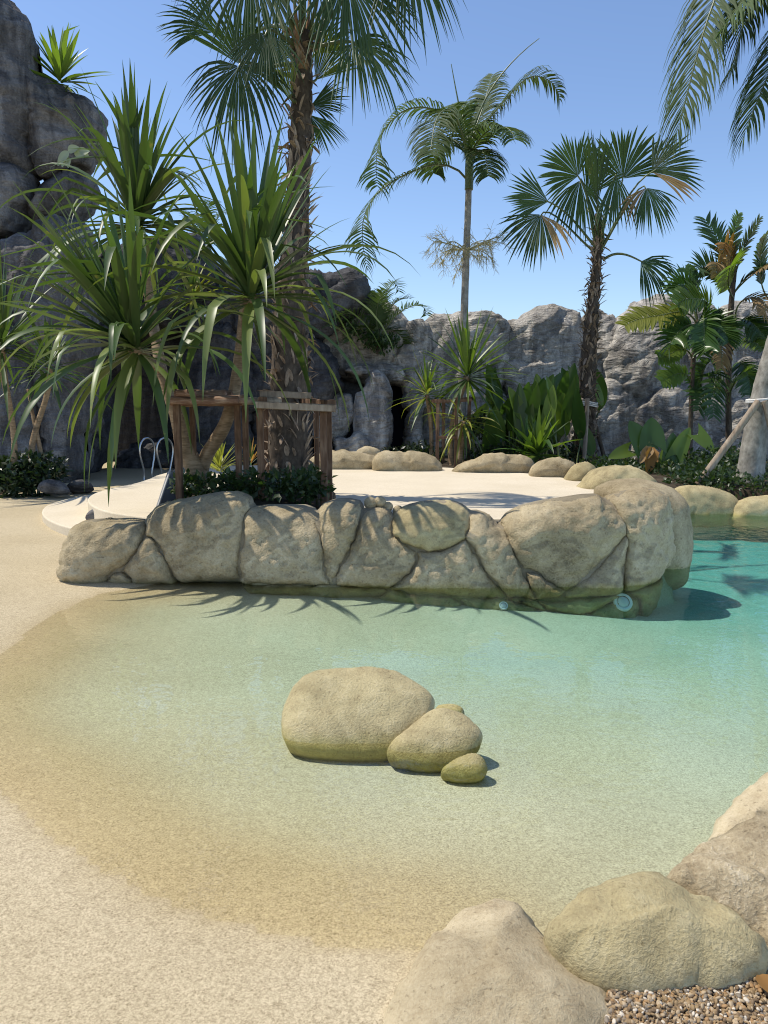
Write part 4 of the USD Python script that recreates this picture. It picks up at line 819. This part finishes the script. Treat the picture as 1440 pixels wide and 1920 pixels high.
# ------------------------------------------------------------------ fan palm on the right
RY = 17.0
rp = thing('fan_palm', 'shaggy trunked fan palm propped by three poles before the rock wall', 'palm tree', (at(1098, 870, RY)[0], RY, .25))
rb = at(1096, 875, RY); rb[2] = .2
rpath = [rb, at(1102, 700, RY), at(1113, 560, RY), at(1121, 470, RY), at(1122, 400, RY)]
trunk(rp, rpath, [.21, .20, .155, .10, .07], 'trunk_dark', n=12, jit=.2)
obj('leaf_bases', boots(rpath, [.22, .21, .165, .105, .075], 560, 61, .20, .055, .55, .95), M['boot'], rp, kind='stuff')
rf = [
 ((1084, 330), -.3, (1036, 268), 86, 88, .1, (0, -1, .1), 0), ((1120, 385), -.5, (1118, 262), 126, 24, .02, (.6, -1, .1), 0),
 ((1168, 335), .1, (1182, 234), 104, 85, .12, (.1, -1, .2), 0), ((1222, 322), -.3, (1300, 282), 96, 72, .2, (.2, -1, .5), 5),
 ((1028, 378), -.3, (948, 350), 88, 50, .1, (-.2, -1, .3), 0), ((1014, 402), -.2, (982, 470), 86, 85, .3, (-.3, -1, .5), -8),
 ((1156, 330), -.5, (1158, 415), 84, 40, .3, (0, -1, .6), 0), ((1212, 352), -.5, (1232, 425), 74, 80, .35, (.2, -1, .6), 7),
 ((1202, 490), -.3, (1264, 522), 82, 75, .45, (.2, -1, .8), 0), ((1100, 370), .6, (1140, 290), 90, 40, .1, (.2, -1, .2), 0),
 ((1088, 338), -.1, (1082, 440), 84, 60, .4, (0, -1, .6), 0)]
for i, (h, dy, tpx, R, sp_, dr, nn, ds_) in enumerate(rf):
    bs = at(1122, 470 if h[1] > 300 else 430, RY); bs = at(1130, 488, RY) if h == (1202, 490) else bs
    fan(rp, bs, at(*h, RY + dy), at(*tpx, RY + dy - .2), px_size(R * .95, RY), sp_ * .94, int(sp_ * .36) + 6, np.array(nn, float), dr, 400 + i, 'fan', fused=.66, dryside=ds_, pet_r=.02, sag=.15 if h == (1202, 490) else 0)
pole_hub = at(1092, 758, RY - .1)
for i, (px, py, dy) in enumerate([(1026, 866, -.3), (1094, 872, -.7), (1138, 858, .4)]):
    t = thing('support_pole', ['thin pole propping the fan palm from the left', 'upright pole tied in front of the fan palm trunk', 'dark pole propping the fan palm from the right'][i], 'pole', at(px, py, RY + dy), group='poles propping the palms')
    f0 = at(px, py, RY + dy); f0[2] = .22; hb = pole_hub + V([-.04, .02, .06][i], [-.22, -.32, -.2][i], .12)
    obj('pole', tube(spline([f0, (f0 + hb) / 2 + V(.01, 0, 0), hb], 8), [.045] * 8, 8, jitter=.08), M[['pole', 'pole', 'trunk_dark'][i]], t)
t = thing('rope_tie', 'white rope tying the three poles to the fan palm trunk', 'rope', pole_hub)
for k_ in range(3):
    th = np.linspace(0, 2 * math.pi, 25); P = pole_hub + np.c_[np.cos(th) * .34, np.sin(th) * .36 + .1, .02 * np.sin(3 * th) + (k_ - 1) * .035]
    obj('rope_loop', tube(P, .016, 6, cap=False), M['rope'], t)
obj('knot', tube(spline([pole_hub + V(-.2, -.28, 0), pole_hub + V(-.32, -.3, .03), pole_hub + V(-.38, -.3, -.02)], 8), .014, 6), M['rope'], t)

# ------------------------------------------------------------------ grey palm at the right edge with fronds hanging into the picture
GY = 12.6
gp = thing('grey_palm', 'thick smooth grey palm at the right edge, fronds hanging from the top corner', 'palm tree', (at(1405, 905, GY)[0], GY, .25))
g0 = at(1403, 912, GY); g0[2] = .2
gpath = [g0, at(1412, 850, GY), at(1430, 740, GY), at(1466, 600, GY), at(1500, 350, GY - .3), at(1500, 60, GY - .8), at(1510, -120, GY - 1.2)]
GP = spline(gpath, 140); rr_ = np.interp(np.linspace(0, 1, 140), np.linspace(0, 1, 7), [.225, .175, .145, .125, .115, .11, .10]); rr_ *= 1 + .03 * (np.arange(140) % 6 == 0)
obj('trunk', tube(GP, rr_, 18, jitter=.02), M['trunk_grey'], gp)
gc = at(1508, -140, GY - 1.2)
gf_ = [([gc, at(1450, -190, 10.8), at(1380, -90, 10.3), at(1340, 0, 10.1), at(1308, 100, 10.0), at(1285, 190, 9.95), at(1266, 262, 9.95)], .95, V(.9, 0, .55)),
       ([gc, at(1490, -120, 10.6), at(1430, -40, 10.2), at(1400, 20, 10.1), at(1386, 80, 10.1), at(1372, 130, 10.1)], .8, None),
       ([gc, at(1520, -60, 10.6), at(1470, -60, 10.0), at(1420, -30, 9.8), at(1380, 20, 9.7), at(1350, 60, 9.7)], .8, None),
       ([gc, at(1540, -20, 10.6), at(1500, 30, 10.2), at(1455, 110, 10.0), at(1420, 190, 9.9), at(1392, 262, 9.9)], .8, V(.9, 0, .5)),
       ([gc, at(1560, -60, 10.4), at(1540, 0, 10.1), at(1500, 90, 10.0), at(1470, 170, 10)], .8, None),
       ([gc, at(1480, -260, 11.4), at(1400, -260, 11.6), at(1300, -160, 11.8)], .8, None),
       ([gc, at(1580, -260, 11.4), at(1680, -200, 11.6), at(1760, -60, 11.8)], .8, None)]
for i, (P, lf_, sd) in enumerate(gf_):
    feather(gp, P, leaf=lf_, w=.03, n=110, hang=2.0, seed=90 + i, r=.03, start=.15, fwd=1.0, vee=.05, taper=True)
t = thing('support_pole', 'long slanting bark covered pole propping the grey palm on the right', 'pole', at(1295, 905, 11.8), group='poles propping the palms')
f0 = at(1297, 910, 12.4); f0[2] = .2; hb = at(1422, 752, 12.35)
obj('pole', tube(spline([f0, (f0 + hb) / 2 + V(.02, 0, 0.01), hb], 10), [.055] * 10, 9, jitter=.12), M['pole'], t)
t = thing('support_pole', 'short end of a pale pole showing right of the grey palm', 'pole', at(1470, 905, 12.3), group='poles propping the palms')
f0 = at(1475, 905, 12.4); f0[2] = .2; obj('pole', tube(spline([f0, at(1434, 752, 12.3)], 6), [.05] * 6, 9, jitter=.1), M['pole'], t)
t = thing('rope_tie', 'white rope around the grey palm trunk at the right edge', 'rope', at(1424, 752, GY))
C = at(1425, 752, GY)
for k_ in range(2):
    th = np.linspace(0, 2 * math.pi, 25); obj('rope_loop', tube(C + np.c_[np.cos(th) * .20, np.sin(th) * .21, .03 * k_ + .02 * np.cos(th)], .018, 6, cap=False), M['rope'], t)

# ------------------------------------------------------------------ small palms at the right
SY = 15.6
sp1 = thing('clump_palm', 'short bushy palm with broad bright fronds and a thin dark stem', 'palm tree', (at(1296, 870, SY)[0], SY, .25))
s0 = at(1293, 875, SY); s0[2] = .2
trunk(sp1, [s0, at(1296, 760, SY), at(1302, 650, SY), at(1308, 600, SY)], [.05, .045, .045, .05], 'trunk_dark')
S = lambda P, dy=0: [at(x, y, SY + dy * k_ / max(1, len(P) - 1)) for k_, (x, y) in enumerate(P)]
for i, (P, dy, lf_, mt) in enumerate([
  ([(1308, 610), (1280, 585), (1245, 590), (1200, 598), (1172, 612)], -.6, .42, 'yellowleaf'), ([(1308, 605), (1300, 560), (1285, 535), (1262, 545)], -.5, .5, 'broad'),
  ([(1308, 600), (1302, 550), (1296, 515), (1285, 505)], .2, .4, 'broad'), ([(1308, 605), (1330, 575), (1300, 560), (1270, 575)], -.9, .45, 'lime'),
  ([(1308, 612), (1330, 600), (1350, 610), (1365, 640)], -.8, .5, 'broad'), ([(1308, 612), (1290, 610), (1270, 625), (1256, 655)], -.7, .45, 'broad'), ([(1308, 612), (1318, 590), (1320, 620), (1322, 660)], -1.2, .45, 'broad'),
  ([(1296, 720), (1280, 700), (1260, 705), (1240, 715)], -.5, .32, 'lime'), ([(1298, 670), (1275, 655), (1250, 668), (1235, 672)], -.5, .3, 'lime')]):
    feather(sp1, S(P, dy), leaf=lf_, w=.09, n=24, mt=mt, hang=.45, seed=500 + i, r=.02, start=.2, fwd=.7, vee=.1, side=V(.4, .6, .7))
sp2 = thing('clump_palm', 'taller tangled palm with brown dead fronds beside the grey palm', 'palm tree', (at(1370, 870, SY + .6)[0], SY + .6, .25))
s0 = at(1368, 880, SY + .6); s0[2] = .2
trunk(sp2, [s0, at(1366, 700, SY + .6), at(1372, 560, SY + .6), at(1378, 500, SY + .6)], [.07, .06, .06, .05], 'trunk_dark')
for i, (P, dy, lf_, mt, w) in enumerate([
  ([(1376, 540), (1372, 480), (1378, 430), (1384, 402)], 0, .32, 'broad', .06), ([(1376, 540), (1358, 480), (1340, 440), (1322, 412)], .2, .55, 'fan', .055),
  ([(1376, 530), (1390, 480), (1408, 440), (1425, 410)], -.2, .36, 'fan', .05), ([(1376, 560), (1366, 530), (1368, 505), (1372, 500)], -1.4, .5, 'lime', .10),
  ([(1374, 560), (1350, 520), (1322, 500), (1304, 508)], -.4, .42, 'fan', .06), ([(1374, 560), (1400, 520), (1430, 505), (1470, 520)], -.4, .5, 'fan', .06),
  ([(1376, 545), (1362, 500), (1350, 490), (1342, 520)], -.6, .3, 'dry', .06), ([(1376, 540), (1368, 470), (1362, 455), (1356, 490)], -.5, .3, 'dryorange', .06),
  ([(1376, 550), (1405, 520), (1435, 500), (1460, 490)], -.9, .3, 'dry', .06), ([(1380, 600), (1400, 560), (1425, 560), (1432, 590)], -.8, .4, 'dry', .05),
  ([(1370, 640), (1358, 620), (1354, 640), (1352, 690)], -1.0, .34, 'dry', .05), ([(1372, 640), (1350, 610), (1330, 620), (1316, 650)], -.8, .45, 'broad', .08),
  ([(1372, 630), (1395, 600), (1415, 610), (1440, 640)], -.8, .5, 'broad', .08), ([(1372, 660), (1390, 640), (1408, 640), (1432, 655)], -1.2, .3, 'lime', .06),
  ([(1370, 700), (1345, 670), (1320, 690), (1305, 730)], -.6, .45, 'broad', .07), ([(1370, 700), (1385, 680), (1400, 700), (1405, 740)], -.8, .45, 'broad', .07),
  ([(1368, 760), (1345, 720), (1325, 730), (1310, 770)], -.9, .42, 'broad', .06), ([(1368, 760), (1376, 720), (1392, 700), (1402, 705)], -1.2, .36, 'lime', .05), ([(1368, 740), (1350, 690), (1340, 720), (1338, 780)], -1.2, .42, 'broad', .06),
  ([(1440, 560), (1425, 500), (1430, 460), (1436, 440)], -.5, .35, 'broad', .07)]):
    feather(sp2, [at(x, y, SY + .6 + dy * k_ / 3) for k_, (x, y) in enumerate(P)], leaf=lf_ * 1.1, w=w * 1.1, n=22, mt=mt, hang=.4 if mt[:3] != 'dry' else .9, seed=540 + i, r=.018, start=.25, fwd=.75, vee=.1, side=V(.7, .5, .45))

# ------------------------------------------------------------------ plants along the back bed
bp = thing('slim_pandanus', 'pandanus with a dense round head above a small wooden frame', 'pandanus', at(850, 865, 16.4))
bh = at(876, 706, 16.4); b0 = at(850, 866, 16.5); b0[2] = .2
trunk(bp, [b0, at(848, 800, 16.5), at(860, 750, 16.4), bh], [.07, .06, .06, .07], 'trunk_tan')
rosette(bp, bh, 74, (.95, 1.5), .075, 71, M['pandan'], elev=(-40, 86), droop=(.08, .7), segs=8, mats=['pandan', 'pandan', 'lime'])
bh2 = at(868, 790, 16.0); trunk(bp, [b0 + V(.1, -.2, 0), at(866, 830, 16.1), bh2], [.05, .045, .05], 'trunk_tan')
rosette(bp, bh2, 40, (.7, 1.0), .055, 72, M['lime'], elev=(-70, 40), droop=(.8, 1.3), segs=8, mats=['pandan', 'lime', 'yellowleaf'])
bh3 = at(800, 740, 17.0); b3 = at(806, 866, 17); b3[2] = .2; trunk(bp, [b3, at(808, 800, 17), bh3], [.05, .045, .05], 'trunk_tan')
rosette(bp, bh3, 44, (.6, 1.05), .06, 73, M['pandan'], elev=(-40, 80), droop=(.2, .9), segs=7, mats=['pandan', 'lime', 'yellowleaf'])
bf = thing('plant_frame', 'small thin wooden frame around the round headed pandanus', 'wooden frame', at(850, 868, 16.0))
for i, (x, Y) in enumerate([(821, 15.9), (856, 15.9), (832, 16.9), (880, 16.8)]):
    a = at(x, 750, Y); obj('post', beam(V(a[0], a[1], .15), a, .07, .07, 700 + i), M['wood'], bf, smooth=30)
for i, (p0, p1) in enumerate([(at(814, 753, 15.85), at(884, 750, 15.85)), (at(812, 752, 15.85), at(834, 750, 17.0)), (at(822, 820, 15.86), at(858, 820, 15.86)), (at(855, 748, 15.8), at(884, 747, 17))]):
    obj('rail', beam(p0, p1, .07, .06, 710 + i), M['wood'], bf, smooth=30)
bb = thing('bird_of_paradise', 'dense stand of broad upright paddle leaves before the rock wall', 'plant', at(1010, 870, 16.8))
rg = np.random.default_rng(81)
for i in range(64):
    x = rg.uniform(918, 1092); Y = rg.uniform(16.0, 18.2); yt = rg.uniform(668, 765) + (Y < 16.8) * 25; top = at(x + rg.normal(0, 14), yt, Y); bs = at(x, 868, Y); bs[2] = .22
    L = px_size(rg.uniform(66, 112), Y); d = unit(V(rg.normal(0, .22), rg.normal(-.1, .2), 1)); b1 = top - d * L
    lf1 = obj('leaf', paddle(b1, top, L * rg.uniform(.30, .42), unit(V(rg.normal(0, .55), -1, .25)), .06, .22), M['broad' if rg.random() > .25 else 'lime'], bb)
    obj('stalk', tube(spline([bs, (bs + b1) / 2 + V(rg.normal(0, .05), 0, 0), b1], 5), [.022, .02, .018, .016, .013], 5), M['petiole'], lf1)
dr = thing('dracaena', 'low dracaena with wide arching light green leaves behind the deck boulders', 'dracaena', at(1008, 875, 15.4))
rosette(dr, at(1008, 850, 15.4), 34, (.6, .95), .11, 82, M['lime'], elev=(-10, 84), droop=(.1, .7), segs=8, mats=['lime', 'broad', 'lime'])
rosette(dr, at(985, 850, 15.7), 18, (.5, .8), .10, 83, M['broad'], elev=(0, 84), droop=(.1, .6), segs=8)
al = thing('elephant_ear', 'elephant ear plant with heart shaped leaves and a withered yellow leaf', 'plant', at(1225, 890, 14.6))
for i, (x0, y0, x1, y1, w, mt) in enumerate([(1222, 778, 1222, 832, .52, 'broad'), (1180, 784, 1206, 836, .46, 'broad'), (1262, 806, 1256, 860, .40, 'broad'), (1294, 796, 1268, 852, .36, 'lime'), (1308, 815, 1340, 845, .36, 'lime'), (1178, 845, 1140, 856, .30, 'lime'), (1252, 850, 1240, 872, .26, 'lime')]):
    tip_, bs_ = at(x0, y0, 14.5), at(x1, y1, 14.4)
    if i < 4: A0, A1 = bs_, tip_
    else: A0, A1 = tip_, bs_
    b0 = at(1240 + (x0 - 1240) * .15, 892, 14.6); b0[2] = .28
    le = obj('leaf', paddle(A0, A1, w, V(rg.normal(0, .3), -1, .5), .08, .18, heart=.35), M[mt], al)
    obj('stalk', tube(spline([b0, (b0 + A0) / 2 + V(0, 0, .12), A0], 8), np.linspace(.028, .012, 8), 6), M['petiole'], le)
le = obj('leaf', paddle(at(1222, 838, 14.2), at(1212, 885, 14.1), .26, V(.2, -1, .3), .1, .7, wave=.25), M['dryorange'], al, label='withered yellow leaf hanging down')
obj('leaf', paddle(at(1222, 840, 14.2), at(1200, 862, 14.1), .2, V(-.2, -1, .6), .2, .6, wave=.25), M['dry'], al)
pts = np.array([at(x, y, Y) for x, y, Y in [(1120, 880, 15), (1150, 885, 14.6), (1180, 890, 14.3), (1210, 888, 14.6), (1260, 890, 14.0), (1300, 890, 13.6), (1330, 885, 13.8), (1290, 870, 14.6), (1340, 860, 14.4), (1370, 870, 13.8), (1160, 875, 15.4), (1250, 872, 15), (1440, 880, 13.8), (1390, 860, 14.2), (1290, 903, 12.5), (1330, 908, 12.3), (1370, 912, 12.1), (1440, 915, 12.1), (1350, 895, 12.8)]])
obj('ground_cover', leaf_cloud(pts, V(.42, .4, .24), 6800, .085, 84), M['shrub'], label='low green leafy ground cover along the right planting bed', cat='ground cover', kind='stuff')
pts = np.array([at(x, y, Y) for x, y, Y in [(785, 850, 17.4), (800, 858, 17), (905, 860, 16.4), (930, 860, 16.2), (960, 850, 16), (740, 862, 17.2), (1060, 855, 16.6), (945, 820, 17), (900, 800, 17.2)]])
obj('ground_cover', leaf_cloud(pts, V(.4, .4, .28), 2600, .1, 85), M['darkshrub'], label='dark ground cover under the pandanus and paddle leaves', cat='ground cover', kind='stuff')
ws = thing('wall_palm', 'small feathery palm growing on top of the rock wall', 'palm tree', at(712, 640, 19.0))
wc = at(712, 636, 19.0)
trunk(ws, [wc - V(0, 0, .35), wc], [.09, .07], 'trunk_dark', m=6)
for i, P in enumerate([[(712, 632), (716, 580), (726, 545), (738, 530), (748, 548)], [(712, 632), (735, 600), (765, 577), (790, 574), (800, 592)], [(712, 632), (702, 580), (690, 550), (682, 545)], [(712, 632), (680, 600), (655, 588), (630, 596), (616, 612)], [(712, 632), (725, 590), (745, 565), (770, 560)], [(712, 632), (690, 615), (668, 618), (655, 640)], [(712, 632), (735, 618), (750, 628), (756, 650)], [(712, 630), (706, 590), (712, 560), (720, 545)]]):
    feather(ws, [at(x, y, 19.0 - .5 * k_ / 4 * (1 if i % 2 else -1)) for k_, (x, y) in enumerate(P)], leaf=.42, w=.028, n=40, mt='feather', hang=.5, seed=600 + i, r=.016, start=.15, vee=.35)
pts = np.array([at(x, y, 18.9) for x, y in [(700, 640), (715, 648), (730, 640), (690, 628), (660, 615), (640, 600)]])
obj('wall_shrub', leaf_cloud(pts, V(.25, .25, .18), 900, .1, 86), M['shrub'], label='small leafy plants spilling over the rock wall under the little palm', cat='shrub', kind='stuff')
gm = thing('hanging_plant', 'yellowish leafy plant on the dark rock between the pandanus heads', 'plant', at(365, 560, 17.0))
rosette(gm, at(362, 560, 16.9), 50, (.5, .9), .07, 87, M['lime'], elev=(-30, 80), droop=(.2, .9), segs=6, mats=['lime', 'yellowleaf', 'shrub'])
fb = thing('distant_palm', 'fine leaved palm showing between the pandanus heads against the sky', 'palm tree', at(390, 480, 19.5))
fc = at(385, 480, 19.5); trunk(fb, [fc - V(0, 0, 1.2), fc], [.08, .06], 'trunk_dark', m=6)
for i, P in enumerate([[(385, 478), (370, 430), (350, 400), (330, 395)], [(385, 478), (400, 430), (415, 400), (432, 400)], [(385, 478), (362, 450), (338, 448), (322, 470)], [(385, 478), (405, 450), (425, 450), (438, 480)], [(385, 478), (384, 420), (390, 385), (398, 378)]]):
    feather(fb, [at(x, y, 19.5 - .4 * (i - 2) * k_ / 3) for k_, (x, y) in enumerate(P)], leaf=.4, w=.028, n=34, mt='feather', hang=.6, seed=640 + i, r=.016, start=.15)

# ------------------------------------------------------------------ gravel and fallen leaf in the near corner
def pebble(k_):
    s = trimesh.creation.icosphere(1, 1.0); v = np.array(s.vertices) * [1, .72, .5]; return displace(v, np.array(s.faces), .25, k_, 1.2), np.array(s.faces)
gpi = UsdGeom.PointInstancer.Define(stage, '/World/gravel'); protos = []
for k_, c_ in enumerate([(.27, .18, .085), (.40, .30, .18), (.17, .11, .055), (.58, .51, .40), (.22, .18, .13), (.32, .19, .08)]):
    m_ = usdkit.mesh(stage, f'/World/gravel/pebble_{k_ + 1:03d}' if k_ else '/World/gravel/pebble', pebble(k_), plain(f'pebble_{k_}' if k_ else 'pebble', c_, .7), True); protos.append(m_.GetPath())
area = Polygon([atz(a, b, .05)[:2] for a, b in [(1130, 1990), (1140, 1870), (1200, 1850), (1420, 1830), (1430, 1790), (1560, 1780), (1620, 1990)]])
rg = np.random.default_rng(91); x0, y0, x1, y1 = area.bounds; q = rg.random((16000, 2)) * [x1 - x0, y1 - y0] + [x0, y0]; q = q[shapely.contains_xy(area, q[:, 0], q[:, 1])][:7500]
zz = .052 + rg.random(len(q)) * .016; s = rg.uniform(.0045, .0095, len(q)); rot = rg.normal(0, 1, (len(q), 4)); rot[:, 1:3] *= .35; rot /= np.linalg.norm(rot, axis=1)[:, None]
gpi.CreatePositionsAttr(Vt.Vec3fArray.FromNumpy(np.c_[q, zz].astype(np.float32))); gpi.CreateScalesAttr(Vt.Vec3fArray.FromNumpy(np.repeat(s[:, None], 3, 1).astype(np.float32)))
gpi.CreateOrientationsAttr(Vt.QuathArray([Gf.Quath(float(a), float(b), float(c), float(d)) for a, b, c, d in rot])); gpi.CreateProtoIndicesAttr(Vt.IntArray.FromNumpy(rg.choice(6, len(q), p=[.27, .2, .18, .1, .13, .12]).astype(np.int32)))
gpi.CreatePrototypesRel().SetTargets(protos)
tag(gpi, 'brown and cream pea gravel in the bottom right corner', 'gravel', kind='stuff')
obj('gravel_bed', (np.c_[np.array(area.exterior.coords)[:-1], np.full(7, .048)], Delaunay(np.array(area.exterior.coords)[:-1]).simplices[:, ::1]), M['soil'], kind='structure', smooth=False)
obj('fallen_leaf', paddle(atz(1424, 1828, .09), atz(1470, 1880, .075), .07, V(.2, -.2, 1), .02, .25), M['dryorange'], label='orange dry leaf lying on the gravel', cat='leaf')
